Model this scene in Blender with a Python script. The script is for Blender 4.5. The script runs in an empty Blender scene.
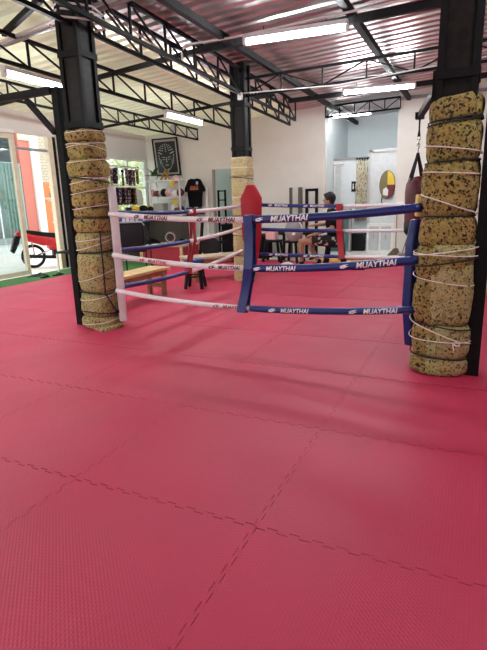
import bpy, bmesh, math, random
from mathutils import Vector, Matrix, noise
random.seed(7)
PI = math.pi
S = bpy.context.scene
COL = S.collection

# ------------------------------------------------------------------ camera
cd = bpy.data.cameras.new('camera'); cam = bpy.data.objects.new('camera', cd); COL.objects.link(cam)
YAW, PITCH, ROLL, F = 0.439523568, 0.246630568, -0.0283417847, 497.228
def cam_matrix():
    ru = Vector((math.cos(YAW), math.sin(YAW), 0)); fh = Vector((-math.sin(YAW), math.cos(YAW), 0))
    fw = fh*math.cos(PITCH) - Vector((0, 0, 1))*math.sin(PITCH)
    up = ru.cross(fw)
    r2 = ru*math.cos(ROLL) + up*math.sin(ROLL); u2 = -ru*math.sin(ROLL) + up*math.cos(ROLL)
    m = Matrix((r2, u2, -fw)).transposed().to_4x4(); m.translation = Vector((0.7658, -1.6878, 1.356))
    return m
cam.matrix_world = cam_matrix()
cd.sensor_fit = 'VERTICAL'; cd.sensor_height = 24; cd.lens = F/650*24; cd.clip_start = .05; cd.clip_end = 200
S.camera = cam

# ------------------------------------------------------------------ world, exposure, large lights
w = bpy.data.worlds.new('world'); S.world = w; w.use_nodes = True
wn = w.node_tree; wn.nodes.clear()
wo = wn.nodes.new('ShaderNodeOutputWorld'); wb = wn.nodes.new('ShaderNodeBackground')
wb.inputs[0].default_value = (.93, .97, 1, 1); wb.inputs[1].default_value = 1.25
wn.links.new(wb.outputs[0], wo.inputs[0])
S.view_settings.view_transform = 'Standard'; S.view_settings.look = 'None'; S.view_settings.gamma = 1
S.view_settings.use_curve_mapping = False
S.view_settings.exposure = 0.92
TUBE = 80.0
def area(name, loc, rot, sx, sy, power, colr=(1, 1, 1)):
    l = bpy.data.lights.new(name, 'AREA'); l.shape = 'RECTANGLE'; l.size = sx; l.size_y = sy; l.energy = power; l.color = colr
    o = bpy.data.objects.new(name, l); COL.objects.link(o); o.location = loc; o.rotation_euler = rot
    return o
sun = bpy.data.lights.new('sun', 'SUN'); sun.energy = .8; sun.angle = .35; sun.color = (1, .97, .9)
so = bpy.data.objects.new('sun', sun); COL.objects.link(so); so.rotation_euler = (math.radians(22), math.radians(-42), 0)

# ------------------------------------------------------------------ materials
MATS = {}
def nodes(name):
    m = bpy.data.materials.new(name); m.use_nodes = True; nt = m.node_tree
    b = nt.nodes['Principled BSDF']; MATS[name] = m
    return m, nt, b
def mat(name, c, rough=.6, metal=0, var=.06, scale=12, bump=0, bscale=60, spec=None):
    m, nt, b = nodes(name)
    if spec is not None: b.inputs['Specular IOR Level'].default_value = spec
    tc = nt.nodes.new('ShaderNodeTexCoord')
    n = nt.nodes.new('ShaderNodeTexNoise'); n.inputs['Scale'].default_value = scale; n.inputs['Detail'].default_value = 4
    nt.links.new(tc.outputs['Object'], n.inputs['Vector'])
    r = nt.nodes.new('ShaderNodeValToRGB')
    r.color_ramp.elements[0].position = .3; r.color_ramp.elements[1].position = .7
    r.color_ramp.elements[0].color = tuple(max(0, x*(1-var)) for x in c)+(1,)
    r.color_ramp.elements[1].color = tuple(min(1, x*(1+var)) for x in c)+(1,)
    nt.links.new(n.outputs['Fac'], r.inputs[0]); nt.links.new(r.outputs[0], b.inputs['Base Color'])
    b.inputs['Roughness'].default_value = rough; b.inputs['Metallic'].default_value = metal
    if bump:
        n2 = nt.nodes.new('ShaderNodeTexNoise'); n2.inputs['Scale'].default_value = bscale
        nt.links.new(tc.outputs['Object'], n2.inputs['Vector'])
        bp = nt.nodes.new('ShaderNodeBump'); bp.inputs['Strength'].default_value = bump; bp.inputs['Distance'].default_value = .01
        nt.links.new(n2.outputs['Fac'], bp.inputs['Height']); nt.links.new(bp.outputs[0], b.inputs['Normal'])
    return m
def foam_mat(name, base, base2, chip, dark, scale=48, chip_amt=.34, dark_amt=.2):
    m, nt, b = nodes(name)
    tc = nt.nodes.new('ShaderNodeTexCoord')
    v = nt.nodes.new('ShaderNodeTexVoronoi'); v.inputs['Scale'].default_value = scale; v.inputs['Randomness'].default_value = 1
    nt.links.new(tc.outputs['Object'], v.inputs['Vector'])
    sp = nt.nodes.new('ShaderNodeSeparateColor'); nt.links.new(v.outputs['Color'], sp.inputs[0])
    r = nt.nodes.new('ShaderNodeValToRGB'); r.color_ramp.interpolation = 'CONSTANT'
    e = r.color_ramp.elements; e[0].position = 0; e[0].color = dark+(1,); e[1].position = dark_amt; e[1].color = chip+(1,)
    x = e.new(chip_amt); x.color = base+(1,); x = e.new(.72); x.color = base2+(1,)
    nt.links.new(sp.outputs[0], r.inputs[0])
    nz = nt.nodes.new('ShaderNodeTexNoise'); nz.inputs['Scale'].default_value = 5
    nt.links.new(tc.outputs['Object'], nz.inputs['Vector'])
    mx = nt.nodes.new('ShaderNodeMix'); mx.data_type = 'RGBA'; mx.blend_type = 'MULTIPLY'; mx.inputs[0].default_value = .35
    nt.links.new(r.outputs[0], mx.inputs[6]); nt.links.new(nz.outputs['Color'], mx.inputs[7])
    nt.links.new(mx.outputs[2], b.inputs['Base Color']); b.inputs['Roughness'].default_value = .9
    bp = nt.nodes.new('ShaderNodeBump'); bp.inputs['Strength'].default_value = .5; bp.inputs['Distance'].default_value = .01
    nt.links.new(v.outputs['Distance'], bp.inputs['Height']); nt.links.new(bp.outputs[0], b.inputs['Normal'])
    return m
def glow(name, c, s):
    m, nt, b = nodes(name)
    b.inputs['Base Color'].default_value = c+(1,); b.inputs['Emission Color'].default_value = c+(1,); b.inputs['Emission Strength'].default_value = s
    return m
def glass(name, tint=(.9, .97, .96), mixf=.12):
    m, nt, b = nodes(name)
    g = nt.nodes.new('ShaderNodeBsdfGlossy'); g.inputs['Roughness'].default_value = .03
    t = nt.nodes.new('ShaderNodeBsdfTransparent'); t.inputs[0].default_value = tint+(1,)
    mx = nt.nodes.new('ShaderNodeMixShader'); mx.inputs[0].default_value = mixf
    nt.links.new(t.outputs[0], mx.inputs[1]); nt.links.new(g.outputs[0], mx.inputs[2])
    nt.links.new(mx.outputs[0], nt.nodes['Material Output'].inputs[0])
    return m
def mat_floor():
    m, nt, b = nodes('red_mat')
    tc = nt.nodes.new('ShaderNodeTexCoord'); gm = nt.nodes.new('ShaderNodeNewGeometry')
    n = nt.nodes.new('ShaderNodeTexNoise'); n.inputs['Scale'].default_value = 1.3; n.inputs['Detail'].default_value = 5
    nt.links.new(gm.outputs['Position'], n.inputs['Vector'])
    r = nt.nodes.new('ShaderNodeValToRGB'); r.color_ramp.elements[0].position = .3; r.color_ramp.elements[1].position = .7
    r.color_ramp.elements[0].color = (.54, .024, .085, 1); r.color_ramp.elements[1].color = (.60, .032, .10, 1)
    nt.links.new(n.outputs['Fac'], r.inputs[0]); nt.links.new(r.outputs[0], b.inputs['Base Color'])
    n3 = nt.nodes.new('ShaderNodeTexNoise'); n3.inputs['Scale'].default_value = 2.5; n3.inputs['Detail'].default_value = 6
    nt.links.new(gm.outputs['Position'], n3.inputs['Vector'])
    mr = nt.nodes.new('ShaderNodeMapRange'); mr.inputs[3].default_value = .42; mr.inputs[4].default_value = .62
    nt.links.new(n3.outputs['Fac'], mr.inputs[0]); nt.links.new(mr.outputs[0], b.inputs['Roughness'])
    w1 = nt.nodes.new('ShaderNodeTexWave'); w1.inputs['Scale'].default_value = 34; w1.bands_direction = 'DIAGONAL'
    w1.inputs['Distortion'].default_value = 0
    w2 = nt.nodes.new('ShaderNodeTexWave'); w2.inputs['Scale'].default_value = 22; w2.bands_direction = 'X'
    for q in (w1, w2): nt.links.new(tc.outputs['Object'], q.inputs['Vector'])
    ad = nt.nodes.new('ShaderNodeMath'); ad.operation = 'MULTIPLY'
    nt.links.new(w1.outputs['Fac'], ad.inputs[0]); nt.links.new(w2.outputs['Fac'], ad.inputs[1])
    bp = nt.nodes.new('ShaderNodeBump'); bp.inputs['Strength'].default_value = .45; bp.inputs['Distance'].default_value = .003
    nt.links.new(ad.outputs[0], bp.inputs['Height']); nt.links.new(bp.outputs[0], b.inputs['Normal'])
    return m
def mat_bricks():
    m, nt, b = nodes('far_bricks')
    tc = nt.nodes.new('ShaderNodeTexCoord'); mp = nt.nodes.new('ShaderNodeMapping'); mp.inputs['Rotation'].default_value = (0, math.radians(90), math.radians(90))
    br = nt.nodes.new('ShaderNodeTexBrick'); br.inputs['Scale'].default_value = 2.2
    br.inputs['Color1'].default_value = (.62, .55, .42, 1); br.inputs['Color2'].default_value = (.55, .48, .38, 1); br.inputs['Mortar'].default_value = (.3, .27, .22, 1)
    nt.links.new(tc.outputs['Object'], mp.inputs[0]); nt.links.new(mp.outputs[0], br.inputs['Vector']); nt.links.new(br.outputs['Color'], b.inputs['Base Color'])
    b.inputs['Roughness'].default_value = .9
    return m
def mat_wood(name, c1, c2, scale=3):
    m, nt, b = nodes(name)
    tc = nt.nodes.new('ShaderNodeTexCoord'); mp = nt.nodes.new('ShaderNodeMapping'); mp.inputs['Scale'].default_value = (6, 1, 6)
    n = nt.nodes.new('ShaderNodeTexNoise'); n.inputs['Scale'].default_value = scale; n.inputs['Detail'].default_value = 8; n.inputs['Distortion'].default_value = .6
    nt.links.new(tc.outputs['Object'], mp.inputs[0]); nt.links.new(mp.outputs[0], n.inputs['Vector'])
    r = nt.nodes.new('ShaderNodeValToRGB'); r.color_ramp.elements[0].color = c1+(1,); r.color_ramp.elements[1].color = c2+(1,)
    r.color_ramp.elements[0].position = .35; r.color_ramp.elements[1].position = .65
    nt.links.new(n.outputs['Fac'], r.inputs[0]); nt.links.new(r.outputs[0], b.inputs['Base Color']); b.inputs['Roughness'].default_value = .5
    return m
MAT_RED = mat_floor()
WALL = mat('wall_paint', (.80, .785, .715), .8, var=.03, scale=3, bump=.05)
WALLP = mat('wall_paint_shaded', (.70, .69, .66), .8, var=.03, scale=3, bump=.05)  # same off-white as the other walls, darkened to paint in its shade
COOL = mat('cool_lit_white', (.80, .87, .88), .7, var=.02)  # white walls tinted bluish, the cool light put into their colour
WHITE = mat('white_enamel', (.82, .82, .82), .45, var=.02)
ROOFM = mat('roof_foil', (.55, .52, .52), .36, metal=1, var=.10, scale=2.5, bump=.12, bscale=5)
ROOFL = mat('roof_sheet_cream', (.88, .89, .66), .36, metal=.55, var=.06, scale=2.5, bump=.12, bscale=5)
_nt = ROOFL.node_tree; _tr = _nt.nodes.new('ShaderNodeBsdfTranslucent'); _tr.inputs[0].default_value = (.95, .93, .68, 1)
_mx = _nt.nodes.new('ShaderNodeMixShader'); _mx.inputs[0].default_value = .08
_nt.links.new(_nt.nodes['Principled BSDF'].outputs[0], _mx.inputs[1]); _nt.links.new(_tr.outputs[0], _mx.inputs[2]); _nt.links.new(_mx.outputs[0], _nt.nodes['Material Output'].inputs[0])
STEEL = mat('black_steel', (.006, .006, .007), .55, metal=0, var=.25, spec=.15)
STEEL2 = mat('dark_grey_steel', (.016, .016, .018), .7, var=.2, spec=.2)
COLWOOD = mat_wood('column_board', (.004, .0035, .0035), (.014, .010, .009)); COLWOOD.node_tree.nodes['Principled BSDF'].inputs['Specular IOR Level'].default_value = .2
FOAMY = foam_mat('foam_yellow_chip', (.37, .27, .075), (.43, .32, .10), (.24, .155, .04), (.03, .022, .012), 72, .36, .19)
FOAMO = foam_mat('foam_ochre_chip', (.42, .33, .10), (.48, .38, .14), (.26, .19, .06), (.05, .04, .02), 60, .3, .12)
FOAMB = foam_mat('foam_beige_speckle', (.48, .43, .18), (.54, .49, .23), (.34, .29, .11), (.13, .10, .04), 80, .34, .14)
FOAMP = foam_mat('foam_pale', (.66, .56, .30), (.70, .61, .36), (.58, .47, .22), (.45, .36, .16), 60, .25, .06)
CORDW = mat('white_cord', (.85, .80, .76), .8)
CORDB = mat('black_cord', (.015, .02, .02), .7)
BLUE = mat('blue_vinyl', (.008, .024, .17), .38, var=.08)
WHV = mat('white_vinyl', (.78, .74, .76), .42, var=.04)
REDV = mat('red_vinyl', (.34, .006, .016), .35, var=.08)
TXW = mat('white_print', (.85, .85, .88), .6)
TXD = mat('dark_print', (.12, .02, .04), .6)
TXR = mat('red_print', (.45, .04, .08), .6)
BLACK = mat('black_plastic', (.008, .008, .010), .5, spec=.2)
BLACKF = mat('black_cloth', (.008, .008, .011), .9, spec=.1)
GREYF = mat('grey_cloth', (.30, .28, .27), .9, bump=.3, bscale=30)
TURF = mat('green_turf', (.06, .19, .05), .95, var=.35, scale=60, bump=.8, bscale=200)
PINE = mat_wood('pine_wood', (.62, .44, .20), (.74, .56, .30))
BROWN = mat_wood('brown_wood', (.25, .12, .05), (.38, .20, .09))
TANW = mat_wood('tan_board', (.45, .34, .24), (.56, .44, .33))
DKWOOD = mat('dark_panel', (.085, .075, .06), .6, var=.15, scale=8)
CONC = mat('street_concrete', (.72, .70, .66), .9, var=.06, scale=2)
SUB = mat('subfloor', (.10, .015, .03), .9)
ALU = mat('cream_aluminium', (.74, .66, .50), .4)
ALW = mat('white_aluminium', (.85, .84, .80), .4)
TEAL = mat('teal_sheet', (.28, .40, .36), .6, var=.05)
ORANGE = mat('orange_paint', (.75, .22, .08), .6)
SALMON = mat('salmon_paint', (.62, .20, .16), .7)
GREYW = mat('grey_plaster', (.30, .31, .32), .9, var=.3, scale=1.5)
DGREY = mat('dark_grey_metal', (.07, .08, .09), .6, var=.3, scale=3)
REDP = mat('red_gloss_paint', (.60, .02, .03), .25)
CHROME = mat('chrome', (.7, .7, .7), .2, metal=1)
RUBBER = mat('black_rubber', (.012, .012, .012), .8, spec=.2)
GLASS = glass('pane_glass')
GLASST = glass('pane_glass_left', (.82, .88, .88), .12)
MIRR = mat('mirror_glass', (.55, .65, .68), .04, metal=1, var=.01)
LEAF = mat('leaf_green', (.03, .13, .02), .5, var=.5, scale=20)
LEAFO = mat('backlit_leaf', (.66, .70, .36), .6, var=.5, scale=3)  # leaf green paled, washed-out backlight put into the colour
YEL = mat('yellow', (.80, .55, .04), .5)
GOLD = mat('gold_brown', (.40, .22, .05), .4)
PINK = mat('pink', (.75, .42, .42), .5)
DRED = mat('dark_red', (.16, .02, .025), .5)
NAVY = mat('navy', (.02, .03, .10), .6)
SILV = mat('silver_grey', (.50, .52, .54), .35)
SKIN = mat('skin', (.40, .22, .13), .55, var=.08, bump=.05)
HAIR = mat('black_hair', (.006, .006, .006), .6)
TEALD = mat('dark_teal_paint', (.06, .17, .17), .6)
GALV = mat('galvanised_grey', (.34, .32, .33), .4)
TUBEM = glow('tube_glow', (.94, .98, 1.0), TUBE)
TUBEG = glow('tube_glow_faint', (.94, .98, 1.0), TUBE*.07)
TUBEF = glow('tube_glow_dim', (.94, .98, 1.0), TUBE*.30)
LAMPB = mat('lamp_batten', (.75, .75, .77), .4)
CURT = foam_mat('printed_curtain', (.78, .75, .60), (.82, .79, .66), (.55, .47, .26), (.35, .30, .18), 22, .26, .10)
PATT = foam_mat('patterned_satin', (.05, .02, .05), (.03, .03, .08), (.45, .35, .38), (.22, .03, .05), 28, .35, .18)

# ------------------------------------------------------------------ helpers
class MB:
    def __init__(s): s.bm = bmesh.new(); s.mats = [None]
    def mi(s, m):
        if m is None: return 0
        if m not in s.mats: s.mats.append(m)
        return s.mats.index(m)
    def _fin(s, vs, M, m):
        if M is not None: bmesh.ops.transform(s.bm, matrix=M, verts=vs)
        fs = set(f for v in vs for f in v.link_faces)
        if m is not None:
            k = s.mi(m)
            for f in fs: f.material_index = k
    def box(s, a, b, m=None, bev=0, M=None):
        a = Vector(a); b = Vector(b)
        r = bmesh.ops.create_cube(s.bm, size=1); vs = r['verts']
        c = (a+b)/2; d = b-a
        for v in vs: v.co = Vector((v.co.x*d.x+c.x, v.co.y*d.y+c.y, v.co.z*d.z+c.z))
        if bev:
            es = list(set(e for v in vs for e in v.link_edges))
            rr = bmesh.ops.bevel(s.bm, geom=es, offset=bev, segments=2, affect='EDGES', profile=.6)
            vs = list(set(v for f in rr['faces'] for v in f.verts)|set(v for v in vs if v.is_valid))
        s._fin(vs, M, m); return s
    def bar(s, p, q, wd, ht=None, m=None, up=(0, 0, 1)):
        p = Vector(p); q = Vector(q); ht = wd if ht is None else ht
        d = q-p; L = d.length
        if L < 1e-6: return s
        x = d/L; u = Vector(up); y = u.cross(x)
        if y.length < 1e-4: y = Vector((1, 0, 0)).cross(x)
        y.normalize(); z = x.cross(y)
        M = Matrix((x, y, z)).transposed().to_4x4(); M.translation = (p+q)/2
        return s.box((-L/2, -wd/2, -ht/2), (L/2, wd/2, ht/2), m, M=M)
    def cyl(s, p, q, r, r2=None, n=16, m=None):
        p = Vector(p); q = Vector(q); r2 = r if r2 is None else r2
        d = q-p; rot = d.to_track_quat('Z', 'Y').to_matrix().to_4x4(); rot.translation = (p+q)/2
        k = bmesh.ops.create_cone(s.bm, cap_ends=True, segments=n, radius1=r, radius2=r2, depth=d.length, matrix=rot)
        s._fin(k['verts'], None, m); return s
    def sph(s, c, r, m=None, sc=(1, 1, 1), n=14):
        k = bmesh.ops.create_uvsphere(s.bm, u_segments=n, v_segments=max(6, n*2//3), radius=r)
        M = Matrix.Translation(Vector(c)) @ Matrix.Diagonal((sc[0], sc[1], sc[2], 1))
        s._fin(k['verts'], M, m); return s
    def tube(s, pts, r, n=8, m=None, closed=False, caps=True):
        pts = [Vector(p) for p in pts]; N = len(pts); rings = []
        rs = r if isinstance(r, (list, tuple)) else [r]*N
        prev = None
        for i, p in enumerate(pts):
            if closed: t = pts[(i+1) % N]-pts[i-1]
            else: t = pts[min(i+1, N-1)]-pts[max(i-1, 0)]
            t.normalize()
            if prev is None:
                a = Vector((0, 0, 1)) if abs(t.z) < .9 else Vector((1, 0, 0))
                x = a.cross(t).normalized()
            else:
                x = prev - t*prev.dot(t); x.normalize()
            prev = x; y = t.cross(x)
            rings.append([s.bm.verts.new(p+(x*math.cos(2*PI*k/n)+y*math.sin(2*PI*k/n))*rs[i]) for k in range(n)])
        vs = [v for rg in rings for v in rg]
        for i in range(N if closed else N-1):
            A = rings[i]; B = rings[(i+1) % N]
            for k in range(n): s.bm.faces.new((A[k], A[(k+1) % n], B[(k+1) % n], B[k]))
        if caps and not closed:
            s.bm.faces.new(list(reversed(rings[0]))); s.bm.faces.new(rings[-1])
        s._fin(vs, None, m); return s
    def lathe(s, prof, m=None, n=24, M=None):
        rings = []
        for (r, z) in prof:
            rings.append([s.bm.verts.new((max(r, 1e-4)*math.cos(2*PI*k/n), max(r, 1e-4)*math.sin(2*PI*k/n), z)) for k in range(n)])
        for A, B in zip(rings, rings[1:]):
            for k in range(n): s.bm.faces.new((A[k], A[(k+1) % n], B[(k+1) % n], B[k]))
        s.bm.faces.new(list(reversed(rings[0]))); s.bm.faces.new(rings[-1])
        s._fin([v for r_ in rings for v in r_], M, m); return s
    def prism(s, poly, t, m=None, M=None, bev=0):
        """polygon in XZ, thickness t along Y centred on 0"""
        A = [s.bm.verts.new((x, -t/2, z)) for x, z in poly]; B = [s.bm.verts.new((x, t/2, z)) for x, z in poly]
        fs = [s.bm.faces.new(A), s.bm.faces.new(list(reversed(B)))]
        n = len(poly)
        for i in range(n): fs.append(s.bm.faces.new((A[(i+1) % n], A[i], B[i], B[(i+1) % n])))
        vs = A+B
        if bev:
            es = [e for e in set(e for v in A for e in v.link_edges)|set(e for v in B for e in v.link_edges)]
            rr = bmesh.ops.bevel(s.bm, geom=es, offset=bev, segments=3, affect='EDGES', profile=.6)
            vs = list(set(v for f in rr['faces'] for v in f.verts)|set(v for v in vs if v.is_valid))
        s._fin(vs, M, m); return s
    def quad(s, pts, m=None):
        vs = [s.bm.verts.new(p) for p in pts]; s.bm.faces.new(vs); s._fin(vs, None, m); return s
    def build(s, name, m=None, parent=None, smooth=False, loc=None, rz=0):
        s.mats[0] = m if m is not None else (s.mats[1] if len(s.mats) > 1 else WHITE)
        if m is None and all(f.material_index for f in s.bm.faces) and len(s.mats) > 1:
            s.mats = s.mats[1:]
            for f in s.bm.faces: f.material_index -= 1
        bmesh.ops.recalc_face_normals(s.bm, faces=s.bm.faces)
        me = bpy.data.meshes.new(name); s.bm.to_mesh(me); s.bm.free()
        for q in s.mats: me.materials.append(q)
        if smooth:
            for p in me.polygons: p.use_smooth = True
        o = bpy.data.objects.new(name, me); COL.objects.link(o)
        if parent: o.parent = parent
        if loc: o.location = loc
        o.rotation_euler.z = rz
        return o
def tag(o, label=None, cat=None, group=None, kind=None):
    if label: o['label'] = label
    if cat: o['category'] = cat
    if group: o['group'] = group
    if kind: o['kind'] = kind
    return o
def struct(name, mb, m=None, smooth=False):
    o = mb.build(name, m, smooth=smooth); o['kind'] = 'structure'; return o
def thing(name, label, cat, loc=(0, 0, 0), rz=0, group=None):
    o = bpy.data.objects.new(name, None); COL.objects.link(o); o.location = loc; o.rotation_euler.z = rz
    o.empty_display_size = .1
    return tag(o, label, cat, group)
def copy_tree(o, parent=None):
    c = o.copy(); COL.objects.link(c)
    if parent is not None: c.parent = parent
    for ch in list(o.children): copy_tree(ch, c)
    return c
def smooth_auto(o, ang=40):
    for p in o.data.polygons: p.use_smooth = True
    for e in o.data.edges: pass
    return o
def text_mesh(txt, size, shear=.15, bold=.0):
    cu = bpy.data.curves.new('lettering', 'FONT'); cu.body = txt; cu.size = size; cu.shear = shear; cu.offset = bold
    cu.align_x = 'CENTER'; cu.align_y = 'CENTER'
    t = bpy.data.objects.new('lettering', cu); COL.objects.link(t)
    dg = bpy.context.evaluated_depsgraph_get(); dg.update()
    me = bpy.data.meshes.new_from_object(t.evaluated_get(dg)); bpy.data.objects.remove(t)
    return me
def roofz(u, v): return 3.46+.06*(u+2.9)-.02*(v-3)

# ------------------------------------------------------------------ structure: floor, walls, roof
b = MB(); b.box((-7.4, -2.6, -.12), (4.5, 12.6, -.022), SUB)
struct('floor', b)
b = MB(); b.box((-40, -20, -.3), (-7.4, 45, -.05), CONC)
struct('floor_street', b, CONC)
b = MB(); b.box((-7.4, -20, -.3), (20, -2.6, -.05), CONC); b.box((4.5, -2.6, -.3), (20, 14, -.05), CONC)
struct('floor_forecourt', b, CONC)
# pale band of wall base / tiled step along the back
b = MB(); b.box((-7.4, 9.05, -.022), (4.5, 12.6, 0.0), CONC); struct('floor_back', b)
# left wall
T = .14; UL = -7.4
b = MB()
b.prism([(-2.6, 2.73), (9.9, 2.73), (9.9, roofz(-7.4, 9.9)), (-2.6, roofz(-7.4, -2.6))], T, M=Matrix.Translation((UL-T/2, 0, 0)) @ Matrix.Rotation(PI/2, 4, 'Z')); b.box((UL-T, 6.95, -.1), (UL, 8.18, 2.73))
b.box((UL-T, 8.18, 2.45), (UL, 9.84, 2.73)); b.box((UL-T, 8.18, -.1), (UL, 9.84, 1.08)); b.box((UL-T, 9.84, -.1), (UL, 9.9, 2.73))
b.box((UL-T, -2.6, -.1), (UL, -1.6, 2.73))
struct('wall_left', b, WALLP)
VB = 9.9
def rz_(u): return roofz(u, VB)
b = MB()
def bwall(u0, u1, z0, v=VB):
    b.prism([(u0, z0), (u1, z0), (u1, roofz(u1, v)), (u0, roofz(u0, v))], .12, M=Matrix.Translation((0, v+.06, 0)))
bwall(-7.54, -5.40, -.1); bwall(-5.40, -4.62, 2.13); bwall(-4.62, -2.52, -.1)
bwall(-.94, 4.5, -.1)
struct('wall_back', b, WALL)
b = MB(); b.box((4.5, -2.6, -.1), (4.64, 12.6, 3.8)); struct('wall_right', b, WALL)
b = MB(); b.box((-7.4, -2.74, -.1), (-5.5, -2.6, 3.9)); b.box((-1.5, -2.74, -.1), (4.5, -2.6, 3.9)); b.box((-5.5, -2.74, 2.4), (-1.5, -2.6, 3.9)); struct('wall_front_unseen', b, WALL)  # unseen wall, added to cut sky light from behind the camera
b = MB(); bwall(-2.5, -.94, -.1, 12.0); b.box((-2.60, 10.02, -.1), (-2.5, 12.12, 3.26)); b.box((-.94, 10.02, -.1), (-.84, 12.12, 3.37))
struct('wall_recess', b, COOL)
b = MB(); b.box((-6.2, 12.4, -.1), (-4.0, 12.5, 3)); b.box((-6.3, 10.02, -.1), (-6.2, 12.5, 3)); b.box((-4.0, 10.02, -.1), (-3.9, 12.5, 3))
struct('wall_side_room', b, COOL)
# door trim for the opening
b = MB(); b.box((-5.42, 9.86, 0), (-5.37, 9.92, 2.13), GALV); b.box((-4.66, 9.86, 0), (-4.60, 9.92, 2.16), WHITE); b.box((-5.42, 9.86, 2.11), (-4.60, 9.92, 2.16), WHITE)
struct('trim_1', b)
# cornice lines
b = MB(); b.box((-.94, 9.84, 3.28), (4.5, 9.90, 3.34)); struct('trim_2', b, GALV)
# roof: corrugated sheet, ribs along u
def roof(u0, u1, v0, v1, m, name):
    b = MB(); pitch = .20; prof = []
    v = v0
    while v < v1:
        prof += [(v, 0), (v+.10, 0), (v+.125, .035), (v+.17, .035), (v+.195, 0)]; v += pitch
    us = [u0, (u0+u1)/2, u1]; rows = []
    for (vv, dz) in prof: rows.append([b.bm.verts.new((u, vv, roofz(u, vv)+dz)) for u in us])
    for A, B in zip(rows, rows[1:]):
        for k in range(2): b.bm.faces.new((A[k], A[k+1], B[k+1], B[k]))
    o = struct(name, b, m)
    if m is not ROOFL: s = o.modifiers.new('solid', 'SOLIDIFY'); s.thickness = .004
    return o
roof(-8.4, -3.3, -2.7, 12.7, ROOFL, 'ceiling_left')
roof(-3.3, 4.8, -2.7, 12.7, ROOFM, 'ceiling')

# ------------------------------------------------------------------ roof steel
def truss(name, label, A, B, h, npan, cw=.04, sw=.024, double_diag=False, group=None, shift=None):
    """A,B: bottom chord ends (world); chord top = +h"""
    A = Vector(A); B = Vector(B); t = thing(name, label, 'roof truss', A, 0, group)
    d = B-A; L = d.length
    k = MB(); k.bar((0, 0, 0), d, cw, cw); k.build('bottom_chord', STEEL, t)
    k = MB(); k.bar((0, 0, h), d+Vector((0, 0, h)), cw, cw); k.build('top_chord', STEEL, t)
    for i in range(npan+1):
        p = d*i/npan
        k = MB(); k.bar(p, p+Vector((0, 0, h)), sw, sw, up=(1, 0, 0)); k.build('upright', STEEL, t)
        if i < npan:
            q = d*(i+1)/npan
            k = MB()
            if i % 2 == 0 and double_diag: k.bar(p, q+Vector((0, 0, h)), sw*.8, sw*.8)
            else: k.bar(p+Vector((0, 0, h)), q, sw*.8, sw*.8)
            k.build('diagonal', STEEL, t)
    return t
truss('roof_truss', 'black lattice truss from front left column to back column, left one of the pair', (-3.0, -1.5, 3.20), (-3.0, 8.9, 2.86), .32, 16)
truss('roof_truss', 'black lattice truss from front left column to back column, right one of the pair', (-2.74, -1.5, 3.22), (-2.74, 8.5, 2.88), .34, 15)
truss('roof_truss', 'black lattice truss over the left bay carrying the two lengthwise tube lights', (-4.2, -1.5, 3.0), (-4.2, 9.3, 2.84), .30, 14)
truss('roof_truss', 'small black lattice truss nearest the left wall above the windows', (-5.75, -1.5, 2.98), (-5.75, 9.8, 2.84), .24, 22, .035, .02)
truss('roof_truss', 'black lattice truss crossing from the back column to the front right padded column line', (-2.75, 6.02, 2.93), (4.3, 5.98, 3.06), .25, 11, .035, .022, True)
truss('roof_truss', 'far black lattice truss spanning above the pale recess', (-2.5, 9.84, 3.08), (-.9, 9.84, 3.12), .22, 5, .035, .02, True)
def beam(label, A, B, wd, ht, m=STEEL2, name='roof_beam', cat='roof beam', group=None):
    A = Vector(A); B = Vector(B); k = MB(); k.bar((0, 0, 0), B-A, wd, ht, m)
    return tag(k.build(name, None, loc=A), label, cat, group)
beam('black steel roof beam running away from the viewer just right of the nearest tube light pair', (-.74, -2, 3.49), (-.74, 11.9, 3.27), .08, .08)
beam('black steel roof beam running away from the viewer, between back column and nearest tube light', (-2.25, -2, 3.40), (-2.25, 11.9, 3.18), .07, .08)
beam('black cross beam directly behind the nearest tube light', (-2.74, 4.62, 3.27), (4.4, 4.62, 3.42), .06, .09)
beam('black cross beam just behind the far right tube light', (-2.74, 8.1, 3.18), (4.4, 8.1, 3.28), .06, .08)
beam('thin black cross beam over the left bay in front of the far left tube light', (-7.3, 4.9, 3.02), (-2.74, 4.6, 3.26), .05, .06)
beam('thin black cross beam over the left bay near the window corner', (-7.3, 7.7, 2.98), (-2.74, 7.3, 3.16), .04, .05)
beam('black cross beam at the top of the front left padded column', (-3.3, 2.5, 3.32), (-4.3, 2.9, 3.26), .05, .06)
# purlins
for i, v in enumerate((1.2, 2.6)):
    beam('black cross beam under the roof sheets before the nearest tube light' if i else 'black cross beam closest to the viewer under the roof', (-2.7, v, roofz(-2.7, v)-.05), (4.4, v, roofz(4.4, v)-.05), .06, .08)
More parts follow.
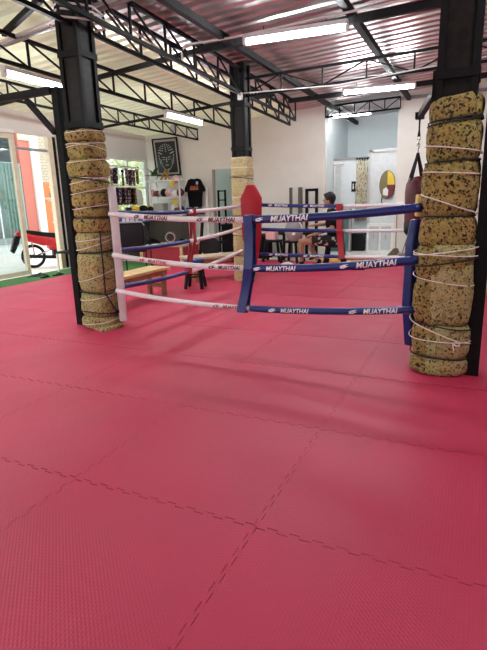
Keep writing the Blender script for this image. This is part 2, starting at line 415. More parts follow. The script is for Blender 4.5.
# ------------------------------------------------------------------ padded columns
def band_mb(r, z0, z1, a0=0, a1=2*PI, thick=.10, seed=0, bulge=.10, tilt=0, ac=0, amp=.010, pw=2.6, edge=.0):
    b = MB(); full = abs(a1-a0-2*PI) < 1e-6
    n = 44 if full else max(8, int(44*(a1-a0)/(2*PI))); nz = 10
    grid = []
    def rad(a, t, rr):
        c = abs(math.cos(a)); s_ = abs(math.sin(a)); se = 1/((c**pw+s_**pw)**(1/pw))
        return rr*se
    for j in range(nz+1):
        t = j/nz; e = abs(2*t-1)
        row = []
        for i in range(n if full else n+1):
            a = a0+(a1-a0)*i/n
            k = 1-bulge*(e**4)
            if not full:
                ea = min(i, n-i)/n; k -= .05*max(0, 1-ea*10)
            R_ = rad(a, t, r*k)
            p = Vector((math.cos(a)*4+seed*7.1, math.sin(a)*4, (z0+(z1-z0)*t)*7))
            R_ += amp*noise.noise(p)*1.6
            z = z0+(z1-z0)*t+tilt*math.sin(a-ac)+.012*noise.noise(Vector((a*1.2, seed*3.3, 5.1)))*(1 if j in (0, nz) else .6)
            row.append(b.bm.verts.new((R_*math.cos(a), R_*math.sin(a), max(z, .004))))
        grid.append(row)
    inner = []
    for j in (0, nz):
        row = []
        for i in range(len(grid[0])):
            v = grid[j][i].co; l = math.hypot(v.x, v.y); f = max(.05, (l-thick))/l
            row.append(b.bm.verts.new((v.x*f, v.y*f, v.z)))
        inner.append(row)
    rows = [inner[0]]+grid+[inner[1]]
    m = len(grid[0])
    for A, B in zip(rows, rows[1:]):
        for i in range(m if full else m-1): b.bm.faces.new((A[i], A[(i+1) % m], B[(i+1) % m], B[i]))
    for i in range(m if full else m-1): b.bm.faces.new((inner[0][i], inner[0][(i+1) % m], inner[1][(i+1) % m], inner[1][i]))
    if not full:
        for s_ in (0, -1):
            b.bm.faces.new([r_[s_] for r_ in rows])
    return b
def cord(t, r, z, tilt, ac, m, cr=.006, a0=0, a1=2*PI, pw=2.6, ph=0):
    full = abs(a1-a0-2*PI) < 1e-6; n = 48; pts = []
    for i in range(n if full else n+1):
        a = a0+(a1-a0)*i/n; c = abs(math.cos(a)); s_ = abs(math.sin(a)); R_ = r/((c**pw+s_**pw)**(1/pw))
        pts.append((R_*math.cos(a), R_*math.sin(a), z+tilt*math.sin(a-ac-ph)))
    b = MB(); b.tube(pts, cr, 6, closed=full); return b.build('tie_cord', m, t, smooth=True)
def shaft(t, hw, top, m=COLWOOD):
    b = MB(); b.box((-hw, -hw, -.02), (hw, hw, top), m)
    o = b.build('shaft', m, t)
    b = MB()
    for sx in (-1, 1):
        for sy in (-1, 1): b.box((sx*hw-.022, sy*hw-.022, 1.9), (sx*hw+.022, sy*hw+.022, top))
    b.build('corner_angle', STEEL, t)
    for z in (2.12, 2.78):
        b = MB(); b.box((-hw-.03, -hw-.03, z), (hw+.03, hw+.03, z+.06)); b.build('strap_plate', STEEL, t)
    return o
# front left column
AC = math.atan2(-4.3, 3.8)
t = thing('padded_column', 'square black column at front left of the ring, padded with tied chip foam bands', 'column', (-3.05, 2.66, 0))
shaft(t, .108, roofz(-3.03, 2.66)-.01)
b = MB(); b.box((-.34, -.07, -.02), (-.26, .02, 2.55)); b.build('side_post', STEEL, t)
LB = [(1.985, 2.10, FOAMO, .188), (1.81, 1.985, FOAMO, .184), (1.62, 1.81, FOAMO, .200), (1.47, 1.62, FOAMO, .188), (1.32, 1.47, FOAMO, .190), (1.22, 1.32, FOAMO, .184), (1.06, 1.22, FOAMO, .194),
      (.845, 1.06, FOAMB, .190), (.41, .845, FOAMB, .203), (.14, .41, FOAMB, .205), (.0, .14, FOAMB, .208)]
def cord_r(bands, z, tl, bl):
    rs = []
    for q in (-1, 0, 1):
        for bd in bands:
            z0, z1, r = bd[0], bd[1], bd[-1]
            zz = z+q*abs(tl)
            if z0-.01 <= zz <= z1+.01: rs.append(r*(1-bl*abs(2*(zz-z0)/(z1-z0)-1)**4))
    return (max(rs) if rs else .2)+.004
for i, (z0, z1, m, r) in enumerate(LB): band_mb(r, z0+.002, z1-.002, seed=i, tilt=.0, ac=AC, bulge=.13).build('foam_band', m, t, smooth=True)
for z, tl, m, ph in ((2.08, .01, CORDW, 0), (1.955, .02, CORDW, 0), (1.93, -.035, CORDW, .4), (1.80, .02, CORDW, .5), (1.62, -.01, CORDW, 0), (1.60, .035, CORDW, 0), (1.605, -.03, CORDB, 0),
                     (1.49, .03, CORDW, 0), (1.33, .025, CORDW, 0), (1.21, .0, CORDB, 0), (1.0, .03, CORDW, .3), (.93, .06, CORDW, 0), (.85, .01, CORDB, 0), (.60, .07, CORDW, 0), (.40, -.02, CORDB, 0), (.36, .04, CORDW, 0), (.17, -.03, CORDB, .6), (.08, .03, CORDW, 0)):
    cord(t, cord_r(LB, z, tl, .13), z, tl, AC, m, .0042 if m is CORDW else .007, ph=ph)
b = MB()
pa = AC+.22
b.tube([(math.cos(pa)*.222, math.sin(pa)*.222, 1.08-(i/10)*.68) for i in range(11)]+[(math.cos(pa+.1*i)*.226, math.sin(pa+.1*i)*.226, .40-.045*i) for i in range(1, 7)], .008, 6)
b.build('tie_cord', CORDB, t, smooth=True)
b = MB(); b.box((.02, -.17, 0), (.27, .10, .045), bev=.015, M=Matrix.Rotation(AC+.5, 4, 'Z') @ Matrix.Rotation(.12, 4, 'X')); b.build('foam_flap', FOAMB, t, smooth=True)
# front right column
ACR = math.atan2(-4.0, .24)
t = thing('padded_column', 'square black column at front right of the ring, thickest chip foam wrap with dark spots', 'column', (.56, 2.40, 0))
shaft(t, .112, roofz(.54, 2.4)-.01)
b = MB(); b.box((.20, -.10, -.02), (.295, .02, 2.9)); b.build('side_post', STEEL, t)
RB = [(1.85, 2.01, .176, -.03), (1.58, 1.85, .184, -.01), (1.20, 1.58, .194, 0), (.98, 1.20, .198, 0)]
RB2 = [(q[0], q[1], q[2]+.003) for q in RB]+[(.74, .98, .228), (.40, .74, .228), (.14, .40, .228), (0, .14, .228)]
for i, (z0, z1, r, tl) in enumerate(RB): band_mb(r, z0+.002, z1-.002, seed=20+i, tilt=tl*-.5, ac=ACR, bulge=.11).build('foam_band', FOAMY, t, smooth=True)
for i, (z0, z1) in enumerate(((.74, .98), (.40, .74), (.14, .40), (0, .14))):
    band_mb(.213, z0+.002, z1-.002, seed=30+i, bulge=.11).build('foam_band', FOAMY, t, smooth=True)
for i, (z0, z1) in enumerate(((.885, 1.0), (.40, .885), (.14, .40), (0, .14))):
    o = band_mb(.224, z0+.003, z1-.003, ACR-.42, ACR+2.6, .03, seed=40+i, bulge=.09, ac=ACR).build('foam_cover', FOAMB, t, smooth=True); o['label'] = 'finely speckled beige foam sheet'
for z, tl, m, ph in ((1.86, .015, CORDB, 0), (1.845, .02, CORDB, .3), (1.665, -.03, CORDW, 0), (1.58, .01, CORDB, 0), (1.50, -.015, CORDW, 0), (1.285, -.075, CORDW, 0), (1.20, 0, CORDB, 0),
                     (.925, -.01, CORDW, 0), (.95, .035, CORDW, 0), (.87, .04, CORDB, 0), (.735, -.035, CORDW, -.3), (.39, -.03, CORDB, 0), (.28, -.005, CORDW, 0), (.335, -.09, CORDW, 0), (.145, -.012, CORDB, 0)):
    cord(t, cord_r(RB2, z, tl, .11), z, tl, ACR, m, .0042 if m is CORDW else .006, ph=ph)
b = MB()
cx, cy = math.cos(ACR+.25)*.24, math.sin(ACR+.25)*.24
for dz, dx in ((.012, .05), (-.012, .05), (.02, .035)):
    b.tube([(cx+.03, cy, .275), (cx+.03+dx*.5, cy-.01, .275+dz), (cx+.03+dx, cy-.004, .275+dz*.4)], .005, 6)
b.tube([(cx+.03, cy-.006, .27), (cx+.04, cy-.01, .235), (cx+.035, cy-.008, .21)], .004, 6)
b.build('cord_knot', CORDW, t, smooth=True)
# back column
t = thing('padded_column', 'square black column at the back ring corner behind the red pad, wrapped in pale yellow foam', 'column', (-2.80, 6.02, 0))
shaft(t, .10, roofz(-2.8, 6.0)-.01)
ACB = math.atan2(-7.7, 3.5)
for i, (z0, z1) in enumerate(((1.72, 2.02), (1.42, 1.72), (1.1, 1.42), (.78, 1.1), (.45, .78), (.2, .45), (0, .2))):
    band_mb(.168, z0+.001, z1-.001, seed=60+i, bulge=.04, pw=3, amp=.006).build('foam_band', FOAMP, t, smooth=True)
for z, tl, m in ((1.86, .0, CORDW), (1.70, -.02, CORDB), (1.40, .01, CORDW), (1.1, .01, CORDB), (.80, -.01, CORDW), (.45, 0, CORDB)): cord(t, .171, z, tl, ACB, m, .005, pw=3)
b = MB(); b.box((.02, -.16, 2.86), (.10, -.10, 2.97), bev=.01); o = b.build('junction_box', WHITE, t); o['label'] = 'small white cable box'
# far right column (mostly hidden behind the front right one)
t = thing('padded_column', 'column at the far right ring corner, hidden behind the front right column', 'column', (.92, 5.86, 0))
shaft(t, .10, roofz(.9, 5.86)-.01)
for i, (z0, z1) in enumerate(((1.5, 2.0), (1.0, 1.5), (.5, 1.0), (0, .5))): band_mb(.168, z0+.001, z1-.001, seed=80+i, bulge=.04, pw=3, amp=.006).build('foam_band', FOAMP, t, smooth=True)

# brace and beam on the left column
t = thing('bracket_frame', 'black steel arm with diagonal brace reaching left from the front left column', 'bracket', (-3.40, 2.60, 0))
b = MB(); b.bar((0, 0, 2.52), (-3.97, 0, 2.48), .06, .07); b.build('arm', STEEL2, t)
b = MB(); b.bar((0, 0, 2.10), (-.36, 0, 2.46), .05, .05); b.build('brace', STEEL2, t)

# ------------------------------------------------------------------ interlocking mats
MU = [x for x in range(-7, 5)]
def mat_outline(u0, u1, v0, v1, teeth):
    g = .0030; gs = {'b': .0028, 't': .0028, 'l': .0017, 'r': .0017}; a = .009; st = .05
    def cells(p, q):
        n = max(1, int(round(abs(q-p)/st))); return [(p+(q-p)*k/n, p+(q-p)*(k+1)/n) for k in range(n)]
    def off(side, mid): return (a if math.floor(mid/st+1e-6) % 2 else -a) if teeth[side] else 0
    sides = []
    for side, p, q, fixed, inw in (('b', u0, u1, v0, 1), ('r', v0, v1, u1, -1), ('t', u1, u0, v1, -1), ('l', v1, v0, u0, 1)):
        sides.append([(s0, s1, fixed+off(side, (s0+s1)/2)+inw*gs[side]) for s0, s1 in cells(p, q)])
    out = []
    for i, side in enumerate(sides):
        prev = sides[i-1]; hz = i % 2 == 0
        nxt = sides[(i+1) % 4]
        for k, (s0, s1, f) in enumerate(side):
            A = prev[-1][2] if k == 0 else s0
            B = nxt[0][2] if k == len(side)-1 else s1
            if k > 0: A += (g*.0)
            for c in ((A,) if k == 0 else (A,)): out.append((c, f) if hz else (f, c))
            if k < len(side)-1: out.append((B, f) if hz else (f, B))
    res = []
    for p in out:
        if not res or abs(res[-1][0]-p[0])+abs(res[-1][1]-p[1]) > 1e-5: res.append(p)
    return res
VS = [-3+k for k in range(0, 12)]
def cols(j):
    return range(-7, 5)
first = True
for j in VS:
    v0, v1 = float(j), float(j+1)
    if v1 > 9.1: continue
    for i in range(-7, 4):
        u0, u1 = float(i), float(i+1)
        l = not (u0 <= -7 and v1 <= 6)
        if v0 >= 6 and u1 <= -6: continue
        cu0, cu1 = max(u0, -6.6), min(u1, 4.4)
        if v0 >= 6: cu0 = max(u0, -5.75)
        cv0, cv1 = max(v0, -2.5), min(v1, 8.95)
        if cu1-cu0 < .1 or cv1-cv0 < .1: continue
        tt = dict(b=cv0 == v0 and v0 > -2.6, t=cv1 == v1, l=cu0 == u0, r=cu1 == u1)
        oc = Vector(((cu0+cu1)/2, (cv0+cv1)/2, 0))
        ol = mat_outline(cu0, cu1, cv0, cv1, tt)
        b = MB()
        top = [b.bm.verts.new((x-oc.x, y-oc.y, 0)) for x, y in ol]; bot = [b.bm.verts.new((x-oc.x, y-oc.y, -.021)) for x, y in ol]
        try:
            b.bm.faces.new(top); b.bm.faces.new(list(reversed(bot)))
        except ValueError: pass
        n = len(top)
        for k in range(n):
            try: b.bm.faces.new((top[k], bot[k], bot[(k+1) % n], top[(k+1) % n]))
            except ValueError: pass
        o = b.build('floor_mat', MAT_RED, loc=oc)
        od = ['first', 'second', 'third', 'fourth', 'fifth', 'sixth', 'seventh', 'eighth']
        row = '%s row before the ring' % od[1-j] if j < 2 else ('row under the front ring ropes' if j == 2 else '%s row behind the front ropes' % od[j-3])
        cl = 'in line with right column' if i == 0 else ('%s %s of right column line' % (od[abs(i)-1], 'left' if i < 0 else 'right'))
        tag(o, 'red ribbed floor mat, %s, %s' % (row, cl), 'floor mat', 'red interlocking floor mats')

# turf
b = MB(); b.box((-7.38, -2.5, -.02), (-6.61, 6.0, -.004), TURF); b.box((-7.38, 6.0, -.02), (-5.76, 8.05, -.004), TURF)
tag(b.build('artificial_turf'), 'green artificial turf strip along the glass doors and below the window', 'artificial turf')
b = MB(); b.box((-7.38, 8.06, -.02), (-5.76, 9.04, -.002), CONC)
tag(b.build('floor_slab_strip'), 'pale bare floor strip between turf and the low red platform', 'floor strip')['kind'] = 'structure'
bpy.data.objects['floor_slab_strip'].name = 'trim_3'

# ------------------------------------------------------------------ left sliding doors and window
def frame_rect(name_, v0, v1, z0, z1, wd, m, u=-7.44, dp=.06, pane=GLASS, parent=None, mull=()):
    k = MB()
    k.box((u-dp/2, v0, z0), (u+dp/2, v0+wd, z1)); k.box((u-dp/2, v1-wd, z0), (u+dp/2, v1, z1))
    k.box((u-dp/2, v0+wd, z0), (u+dp/2, v1-wd, z0+wd)); k.box((u-dp/2, v0+wd, z1-wd), (u+dp/2, v1-wd, z1))
    for q in mull:
        if q[0] == 'v': k.box((u-dp/2, q[1]-q[2]/2, z0+wd), (u+dp/2, q[1]+q[2]/2, z1-wd))
        else: k.box((u-dp/2, v0+wd, q[1]-q[2]/2), (u+dp/2, v1-wd, q[1]+q[2]/2))
    o = struct(name_, k, m)
    if pane:
        k = MB(); k.box((u-.004, v0+wd, z0+wd), (u+.004, v1-wd, z1-wd)); p = k.build('pane', pane, o)
    return o
frame_rect('door_1', 3.9, 5.66, .0, 2.70, .09, ALU, u=-7.46, pane=GLASST)
frame_rect('door_2', 2.1, 3.88, .0, 2.70, .09, ALU, u=-7.50, pane=GLASST)
frame_rect('door_3', -1.6, 2.08, .0, 2.70, .09, ALU, u=-7.50, pane=GLASS)
frame_rect('window_1', 8.18, 9.84, 1.08, 2.45, .05, ALW, u=-7.45, mull=(('v', 9.08, .05), ('h', 1.74, .03), ('h', 2.22, .02)))
b = MB(); b.box((-7.50, 5.66, 2.42), (-7.44, 6.56, 2.47), GALV)
b.box((-7.50, 6.48, 0), (-7.40, 6.60, 2.73), ALU); b.box((-7.54, 6.80, 0), (-7.38, 6.95, 2.73), STEEL2); b.box((-7.50, 6.70, 0), (-7.37, 6.80, 2.73), ALW); b.box((-7.5, 6.60, 0), (-7.42, 6.70, 2.73), STEEL)
struct('trim_4', b)
b = MB(); b.box((-7.46, -1.6, 2.70), (-7.34, 5.6, 2.76), WHITE); struct('trim_5', b)
b = MB(); b.box((-7.43, 8.05, 1.03), (-7.18, 9.86, 1.08)); struct('trim_6', b, WHITE)

# ------------------------------------------------------------------ outside, across the street
def slab(name, label, cat, v0, v1, z0, z1, m, u=-16, dp=.25, ribs=0, extra=None):
    t = thing(name, label, cat, (u, (v0+v1)/2, z0)); h = (v1-v0)/2
    k = MB(); k.box((-dp, -h, 0), (0, h, z1-z0), m)
    if ribs:
        n = int((v1-v0)/ribs)
        for i in range(n): y = -h+ribs*(i+.5); k.box((0, y-ribs*.2, 0), (.05, y+ribs*.2, z1-z0), m)
    k.build('panel', None, t)
    if extra: extra(t, h, z1-z0)
    return t
def grey_extra(t, h, H):
    for i, (y, z, sy, sz) in enumerate(((-.2, 2.5, .5, .35), (.3, 3.2, .6, .3), (-.5, 1.9, .3, .5), (.1, 1.75, .8, .08), (.5, .9, .2, .5))):
        k = MB(); k.box((.0, y-sy/2, z-sz/2), (.06, y+sy/2, z+sz/2), DGREY); k.build('dark_patch', None, t)
slab('house_wall', 'grey weathered wall with dark openings across the street', 'wall', 10.2, 12.45, -.05, 4.6, GREYW, -16.3, extra=grey_extra)
slab('canopy_board', 'dark grey boarding above the teal sheet metal door across the street', 'boarding', 12.3, 13.4, 3.05, 4.6, DGREY, -16.1)
slab('sheet_metal_door', 'pale teal corrugated sheet metal door across the street', 'metal door', 12.47, 13.45, .0, 3.0, TEAL, -16, ribs=.16)
slab('painted_wall', 'salmon painted wall strip left of the white pillar across the street', 'wall', 13.48, 14.02, .0, 4.4, SALMON, -16, extra=lambda t, h, H: MB().box((0, -h, 3.9), (.05, h, 4.35), ALU).build('cream_board', None, t))
slab('street_pillar', 'white pillar between salmon wall and orange gate across the street', 'pillar', 14.04, 14.42, .0, 4.4, ALW, -15.9)
slab('brick_wall', 'cream brick wall above the orange gate across the street', 'wall', 14.44, 16.2, 2.3, 4.6, mat_bricks(), -16)
def gate_extra(t, h, H):
    k = MB(); k.box((0, -h, 1.62), (.06, h, 1.67)); k.box((0, -h, .05), (.06, h, .10)); k.build('rail', PINK, t)
    for y in (-.55, .0, .5):
        k = MB(); k.box((0, y, 1.95), (.07, y+.07, 2.12), YEL); k.box((0, y, 1.7), (.07, y+.07, 1.85), DGREY); k.build('bolt', None, t)
    k = MB(); k.box((0, -.1, 1.35), (.03, .1, 1.6)); k.build('notice', WHITE, t)
slab('orange_gate', 'bright orange metal gate across the street below the brick wall', 'gate', 14.44, 16.2, .0, 2.28, ORANGE, -15.95, extra=gate_extra)
slab('curb', 'pale grey kerb running along the far side of the street', 'kerb', 9.5, 17, -.05, .16, SILV, -15.4, dp=.4)
# garden bushes behind the window
def bush(name, label, loc, r, n, seed, m=LEAFO, ls=.10):
    rd = random.Random(seed); t = thing(name, label, 'bush', loc)
    k = MB()
    for i in range(n):
        a = rd.uniform(0, 2*PI); b_ = rd.uniform(-.9, 1); rr = r*rd.uniform(.55, 1)
        c = Vector((math.cos(a)*rr*math.sqrt(1-b_*b_), math.sin(a)*rr*math.sqrt(1-b_*b_), r*1.25+rr*b_*1.2))
        d = Vector((rd.uniform(-1, 1), rd.uniform(-1, 1), rd.uniform(-1, 1))).normalized(); e = d.cross(Vector((rd.uniform(-1, 1), rd.uniform(-1, 1), .3))).normalized()
        s_ = ls*rd.uniform(.6, 1.3)
        k.quad([c-d*s_, c+e*s_*.45, c+d*s_, c-e*s_*.45])
    k.build('foliage', m, t)
    k = MB()
    for i in range(5): k.tube([(0, 0, -.05), (rd.uniform(-.1, .1), rd.uniform(-.1, .1), r*.6), (rd.uniform(-.5, .5)*r, rd.uniform(-.5, .5)*r, r*1.5)], [.03, .022, .01], 6)
    k.build('stem', BROWN, t)
    return t
bush('garden_bush', 'sunlit green bush seen through the left window pane', (-9.6, 10.0, -.05), 1.1, 900, 3)
bush('garden_bush', 'sunlit green bush seen through the right window pane', (-9.2, 12.2, -.05), 1.05, 900, 5)
bush('garden_bush', 'taller green tree crown rising at the back of the garden outside the window', (-11.5, 14.2, -.05), 1.9, 1500, 9, ls=.16)

# ------------------------------------------------------------------ motorbike
t = thing('motorbike', 'red and black small motorbike parked outside the open glass door', 'motorbike', (-8.22, 7.30, -.05), math.radians(240))
def wheel(x):
    k = MB(); k.tube([(x+.24*math.cos(a*PI/14), 0, .27+.24*math.sin(a*PI/14)) for a in range(28)], .035, 8, closed=True); wv = k.build('wheel', RUBBER, t, smooth=True)
    k = MB(); k.cyl((x, -.03, .27), (x, .03, .27), .045)
    for a in range(9): k.bar((x, 0, .27), (x+.22*math.cos(a*2*PI/9), 0, .27+.22*math.sin(a*2*PI/9)), .008)
    k.build('spokes', CHROME, wv)
wheel(-.58); wheel(.62)
b = MB(); b.tube([(-.58, .06, .27), (-.52, .06, .60), (-.44, .03, .95)], .025, 8); b.tube([(-.58, -.06, .27), (-.52, -.06, .60), (-.44, -.03, .95)], .025, 8); b.build('fork', STEEL2, t, smooth=True)
b = MB(); b.tube([(-.36, -.33, .98), (-.42, -.12, 1.02), (-.44, 0, .98), (-.42, .12, 1.02), (-.36, .33, .98)], .014, 8); b.cyl((-.36, -.35, .98), (-.38, -.22, .99), .02); b.cyl((-.36, .35, .98), (-.38, .22, .99), .02); b.build('handlebar', BLACK, t, smooth=True)
b = MB(); b.prism([(-.78, .52), (-.62, .60), (-.45, .58), (-.36, .50), (-.48, .53), (-.64, .54)], .13, bev=.01); b.build('front_mudguard', REDP, t, smooth=True)
b = MB(); b.prism([(-.50, .60), (-.46, .98), (-.36, .96), (-.28, .62), (-.05, .48), (.25, .56), (.30, .42), (-.10, .34), (-.36, .42)], .26, bev=.03); b.build('leg_shield', REDP, t, smooth=True)
b = MB(); b.sph((-.50, 0, .90), .09, sc=(.7, 1, 1)); b.build('headlamp', SILV, t, smooth=True)
b = MB(); b.prism([(.0, .62), (-.02, .76), (.30, .80), (.62, .86), (.86, .90), (.84, .82), (.5, .68), (.2, .60)], .22, bev=.03); b.build('seat', BLACK, t, smooth=True)
b = MB(); b.prism([(-.02, .48), (.0, .66), (.45, .70), (.90, .86), (.98, .80), (.72, .62), (.40, .50)], .25, bev=.03); b.build('tail_fairing', REDP, t, smooth=True)
b = MB(); b.prism([(.86, .74), (.98, .76), (1.10, .42), (1.04, .36), (.92, .56)], .16, bev=.015); b.build('rear_mudguard', BLACK, t, smooth=True)
b = MB(); b.box((-.18, -.12, .20), (.18, .12, .42), bev=.03); b.cyl((.1, .14, .22), (.85, .16, .30), .04); b.build('engine', STEEL2, t, smooth=True)
b = MB(); b.bar((.2, 0, .4), (.62, .08, .27), .03); b.bar((.62, .1, .3), (.66, .1, .72), .03); b.build('swing_arm', CHROME, t)
b = MB(); b.tube([(-.38, .25, 1.0), (-.40, .34, 1.15)], .007, 6); b.sph((-.40, .36, 1.18), .06, sc=(.3, 1, .7)); b.build('mirror', BLACK, t, smooth=True)
b = MB(); b.tube([(-.38, -.25, 1.0), (-.40, -.34, 1.15)], .007, 6); b.sph((-.40, -.36, 1.18), .06, sc=(.3, 1, .7)); b.build('mirror', BLACK, t, smooth=True)

# small table + speaker wheel thing near the door
t = thing('side_table', 'low table with dark top and white metal legs by the glass door', 'table', (-6.98, 6.48, 0), .1)
b = MB(); b.box((-.28, -.32, .37), (.28, .32, .41), bev=.006); b.build('tabletop', STEEL2, t)
for sx in (-1, 1):
    for sy in (-1, 1): k = MB(); k.box((sx*.25-.015, sy*.29-.015, -.004), (sx*.25+.015, sy*.29+.015, .37)); k.build('leg', ALW, t)
t = thing('ab_wheel', 'black exercise roller wheel under the low table by the door', 'exercise wheel', (-6.78, 6.72, 0), .4)
b = MB(); b.tube([(0+.12*math.cos(a*PI/12), 0, .15+.12*math.sin(a*PI/12)) for a in range(24)], .03, 8, closed=True); b.build('tyre', RUBBER, t, smooth=True)
b = MB(); b.cyl((0, -.02, .15), (0, .02, .15), .1, n=20); b.cyl((0, -.13, .15), (0, .13, .15), .015); b.build('hub', STEEL2, t)
def sandal(label, x, y, rz, m=RUBBER):
    t = thing('sandal', label, 'sandal', (x, y, -.004), rz)
    k = MB(); pl = [(-.13, -.035), (-.12, .03), (-.02, .035), (.07, .05), (.13, .03), (.14, -.01), (.09, -.045), (-.02, -.03)]
    k.prism([(a, c) for a, c in pl], .02, M=Matrix.Translation((0, 0, .011)) @ Matrix.Rotation(PI/2, 4, 'X'), bev=.004); k.build('sole', m, t, smooth=True)
    k = MB(); k.tube([(.09, 0, .02), (.06, .02, .045), (.0, .04, .02)], .007, 6); k.tube([(.09, 0, .02), (.06, -.02, .045), (.0, -.035, .02)], .007, 6); k.build('strap', STEEL2, t, smooth=True)
DG = mat('dark_green_rubber', (.03, .07, .05), .7)
sandal('dark green sandal nearest the cream door frame on the turf', -7.10, 5.42, 1.2, DG)
sandal('second dark green sandal lying beside the door frame pair', -7.22, 5.62, .9, DG)
sandal('black sandal on the turf nearest the red mats', -6.82, 5.42, 1.9)
sandal('black sandal on the turf left of the low table legs', -6.78, 5.72, 1.7)

# ------------------------------------------------------------------ lamps
def batten(label, loc, rz, L=1.25, tm=None, group=None):
    t = thing('tube_light', label, 'tube light', loc, rz, group)
    k = MB(); k.box((-L/2, -.045, .035), (L/2, .045, .085), bev=.006); k.build('batten', LAMPB, t)
    k = MB(); k.cyl((-L/2+.03, 0, .0), (L/2-.03, 0, .0), .026, n=16); tb = k.build('tube', tm or TUBEM, t, smooth=True)
    for s_ in (-1, 1):
        k = MB(); k.box((s_*(L/2-.015)-.02, -.03, -.03), (s_*(L/2-.015)+.02, .03, .04), bev=.004); k.build('end_cap', LAMPB, t)
    for s_ in (-1, 1):
        k = MB(); k.cyl((s_*L*.3, 0, .085), (s_*L*.3, 0, .15), .006, n=8); k.build('hanger', STEEL, t)
    return t
batten('largest lit tube light, crossing under the roof at top centre', (-1.35, 4.42, 3.19), .07)
batten('lit tube light under the roof at right, over the pale recess', (-1.02, 7.97, 3.17), .09)
batten('lit tube light on the left bay truss between left column and back column', (-4.19, 6.6, 2.79), PI/2)
batten('lit tube light on the left bay truss, partly behind the front left column', (-4.19, 3.35, 2.80), PI/2)
batten('far tube light high inside the pale recess', (-1.95, 10.0, 3.10), 0, .9, TUBEF)
batten('tube light inside the small room behind the doorway', (-5.1, 11.6, 2.85), 0, 1.0, TUBEG)
batten('tube light near the front left out of sight above the viewer', (-4.05, .3, 2.82), PI/2)
batten('tube light above the viewer near the front right', (1.9, 1.2, 3.4), 0.0)

# conduits and cables
t = thing('conduit_pipe', 'thin white conduit pipe bending down beside the roof truss at top centre left', 'conduit', (0, 0, 0))
b = MB(); b.tube([(-2.80, 4.3, 3.0), (-2.80, 4.3, 3.2), (-2.74, 4.3, 3.26), (-2.1, 4.35, 3.265), (-.2, 4.45, 3.36), (4.3, 4.55, 3.42)], .014, 8); b.build('pipe', WHITE, t, smooth=True)
t = thing('cable_run', 'thin white cable stretched from the back column box towards the right column', 'cable', (0, 0, 0))
b = MB(); b.tube([(-2.70, 5.87, 2.95), (-1.2, 5.87, 2.90), (.2, 5.87, 3.0), (1.5, 5.87, 3.05), (4.4, 5.87, 3.12)], .009, 6); b.build('cable', WHITE, t, smooth=True)
t = thing('cable_run', 'pale cable sagging from the truss near the left column to the back column box', 'cable', (0, 0, 0))
b = MB(); b.tube([(-2.86, 3.2, 3.22), (-2.84, 4.2, 3.08), (-2.80, 5.2, 2.96), (-2.72, 5.87, 2.93)], .009, 6); b.build('cable', GALV, t, smooth=True)
for k_, (dz, lab) in enumerate(((0, 'upper white conduit pipe crossing behind the front left column head'), (-.05, 'lower white conduit pipe crossing behind the front left column head'))):
    b = MB(); b.tube([(-7.3, 3.3, 3.08+dz), (-4.5, 3.0, 3.22+dz), (-3.3, 2.9, 3.29+dz), (-2.0, 2.75, 3.34+dz)], .022, 8)
    tag(b.build('conduit_pipe', GALV if k_ else WHITE, smooth=True), lab, 'conduit')
t = thing('cable_loop', 'white cable loops tied around the head of the front left column', 'cable', (-3.03, 2.66, 3.1))
for z in (-.02, .05, .10):
    b = MB(); b.tube([(-.20, -.19, z), (.0, -.215, z+.03), (.20, -.19, z-.01), (.22, 0, z+.02), (.19, .2, z), (0, .22, z), (-.2, .2, z)], .010, 6, closed=True); b.build('cable', WHITE, t, smooth=True)
t = thing('wall_lantern', 'small grey pendant lamp hanging above the framed picture', 'pendant lamp', (-6.13, 9.3, 2.98))
b = MB(); b.lathe([(.03, .0), (.09, .04), (.10, .12), (.05, .18), (.02, .22)], SILV, 14); b.build('shade', None, t, smooth=True)
b = MB(); b.cyl((0, 0, .22), (0, 0, .32), .006, n=6); b.build('cord', STEEL, t)

# ------------------------------------------------------------------ ring ropes
class Path:
    def __init__(s, A, M_, B):
        s.A, s.M, s.B = Vector(A), Vector(M_), Vector(B)
    def p(s, t):
        # quadratic through A, M at t=.5, B
        return s.A*(2*(t-.5)*(t-1)) + s.M*(-4*t*(t-1)) + s.B*(2*t*(t-.5))
    def tan(s, t): return (s.p(min(1, t+.01))-s.p(max(0, t-.01))).normalized()
    def L(s): return sum((s.p((i+1)/40)-s.p(i/40)).length for i in range(40))
def letter(path, t0, txt, size, r, face, mtl, parent, flip=False):
    me = text_mesh(txt, size*.9, .18, size*.03); L = path.L()
    q_ = bmesh.new(); q_.from_mesh(me); bmesh.ops.triangulate(q_, faces=q_.faces)
    for _ in range(2): bmesh.ops.subdivide_edges(q_, edges=[e for e in q_.edges if e.calc_length() > .008], cuts=1); bmesh.ops.triangulate(q_, faces=q_.faces)
    q_.to_mesh(me); q_.free()
    face = Vector(face)
    for v in me.vertices:
        x, y = v.co.x, v.co.y
        t = t0+(-x if flip else x)/L
        c = path.p(t); tg = path.tan(t); up = Vector((0, 0, 1)); up = (up-tg*up.dot(tg)).normalized(); n = up.cross(tg)
        if n.dot(face) < 0: n = -n
        a = y/r; v.co = c+(n*math.cos(a)+up*math.sin(a))*(r+.0025) - parent.location
    me.materials.append(mtl); o = bpy.data.objects.new('lettering', me); COL.objects.link(o); o.parent = parent
    return o
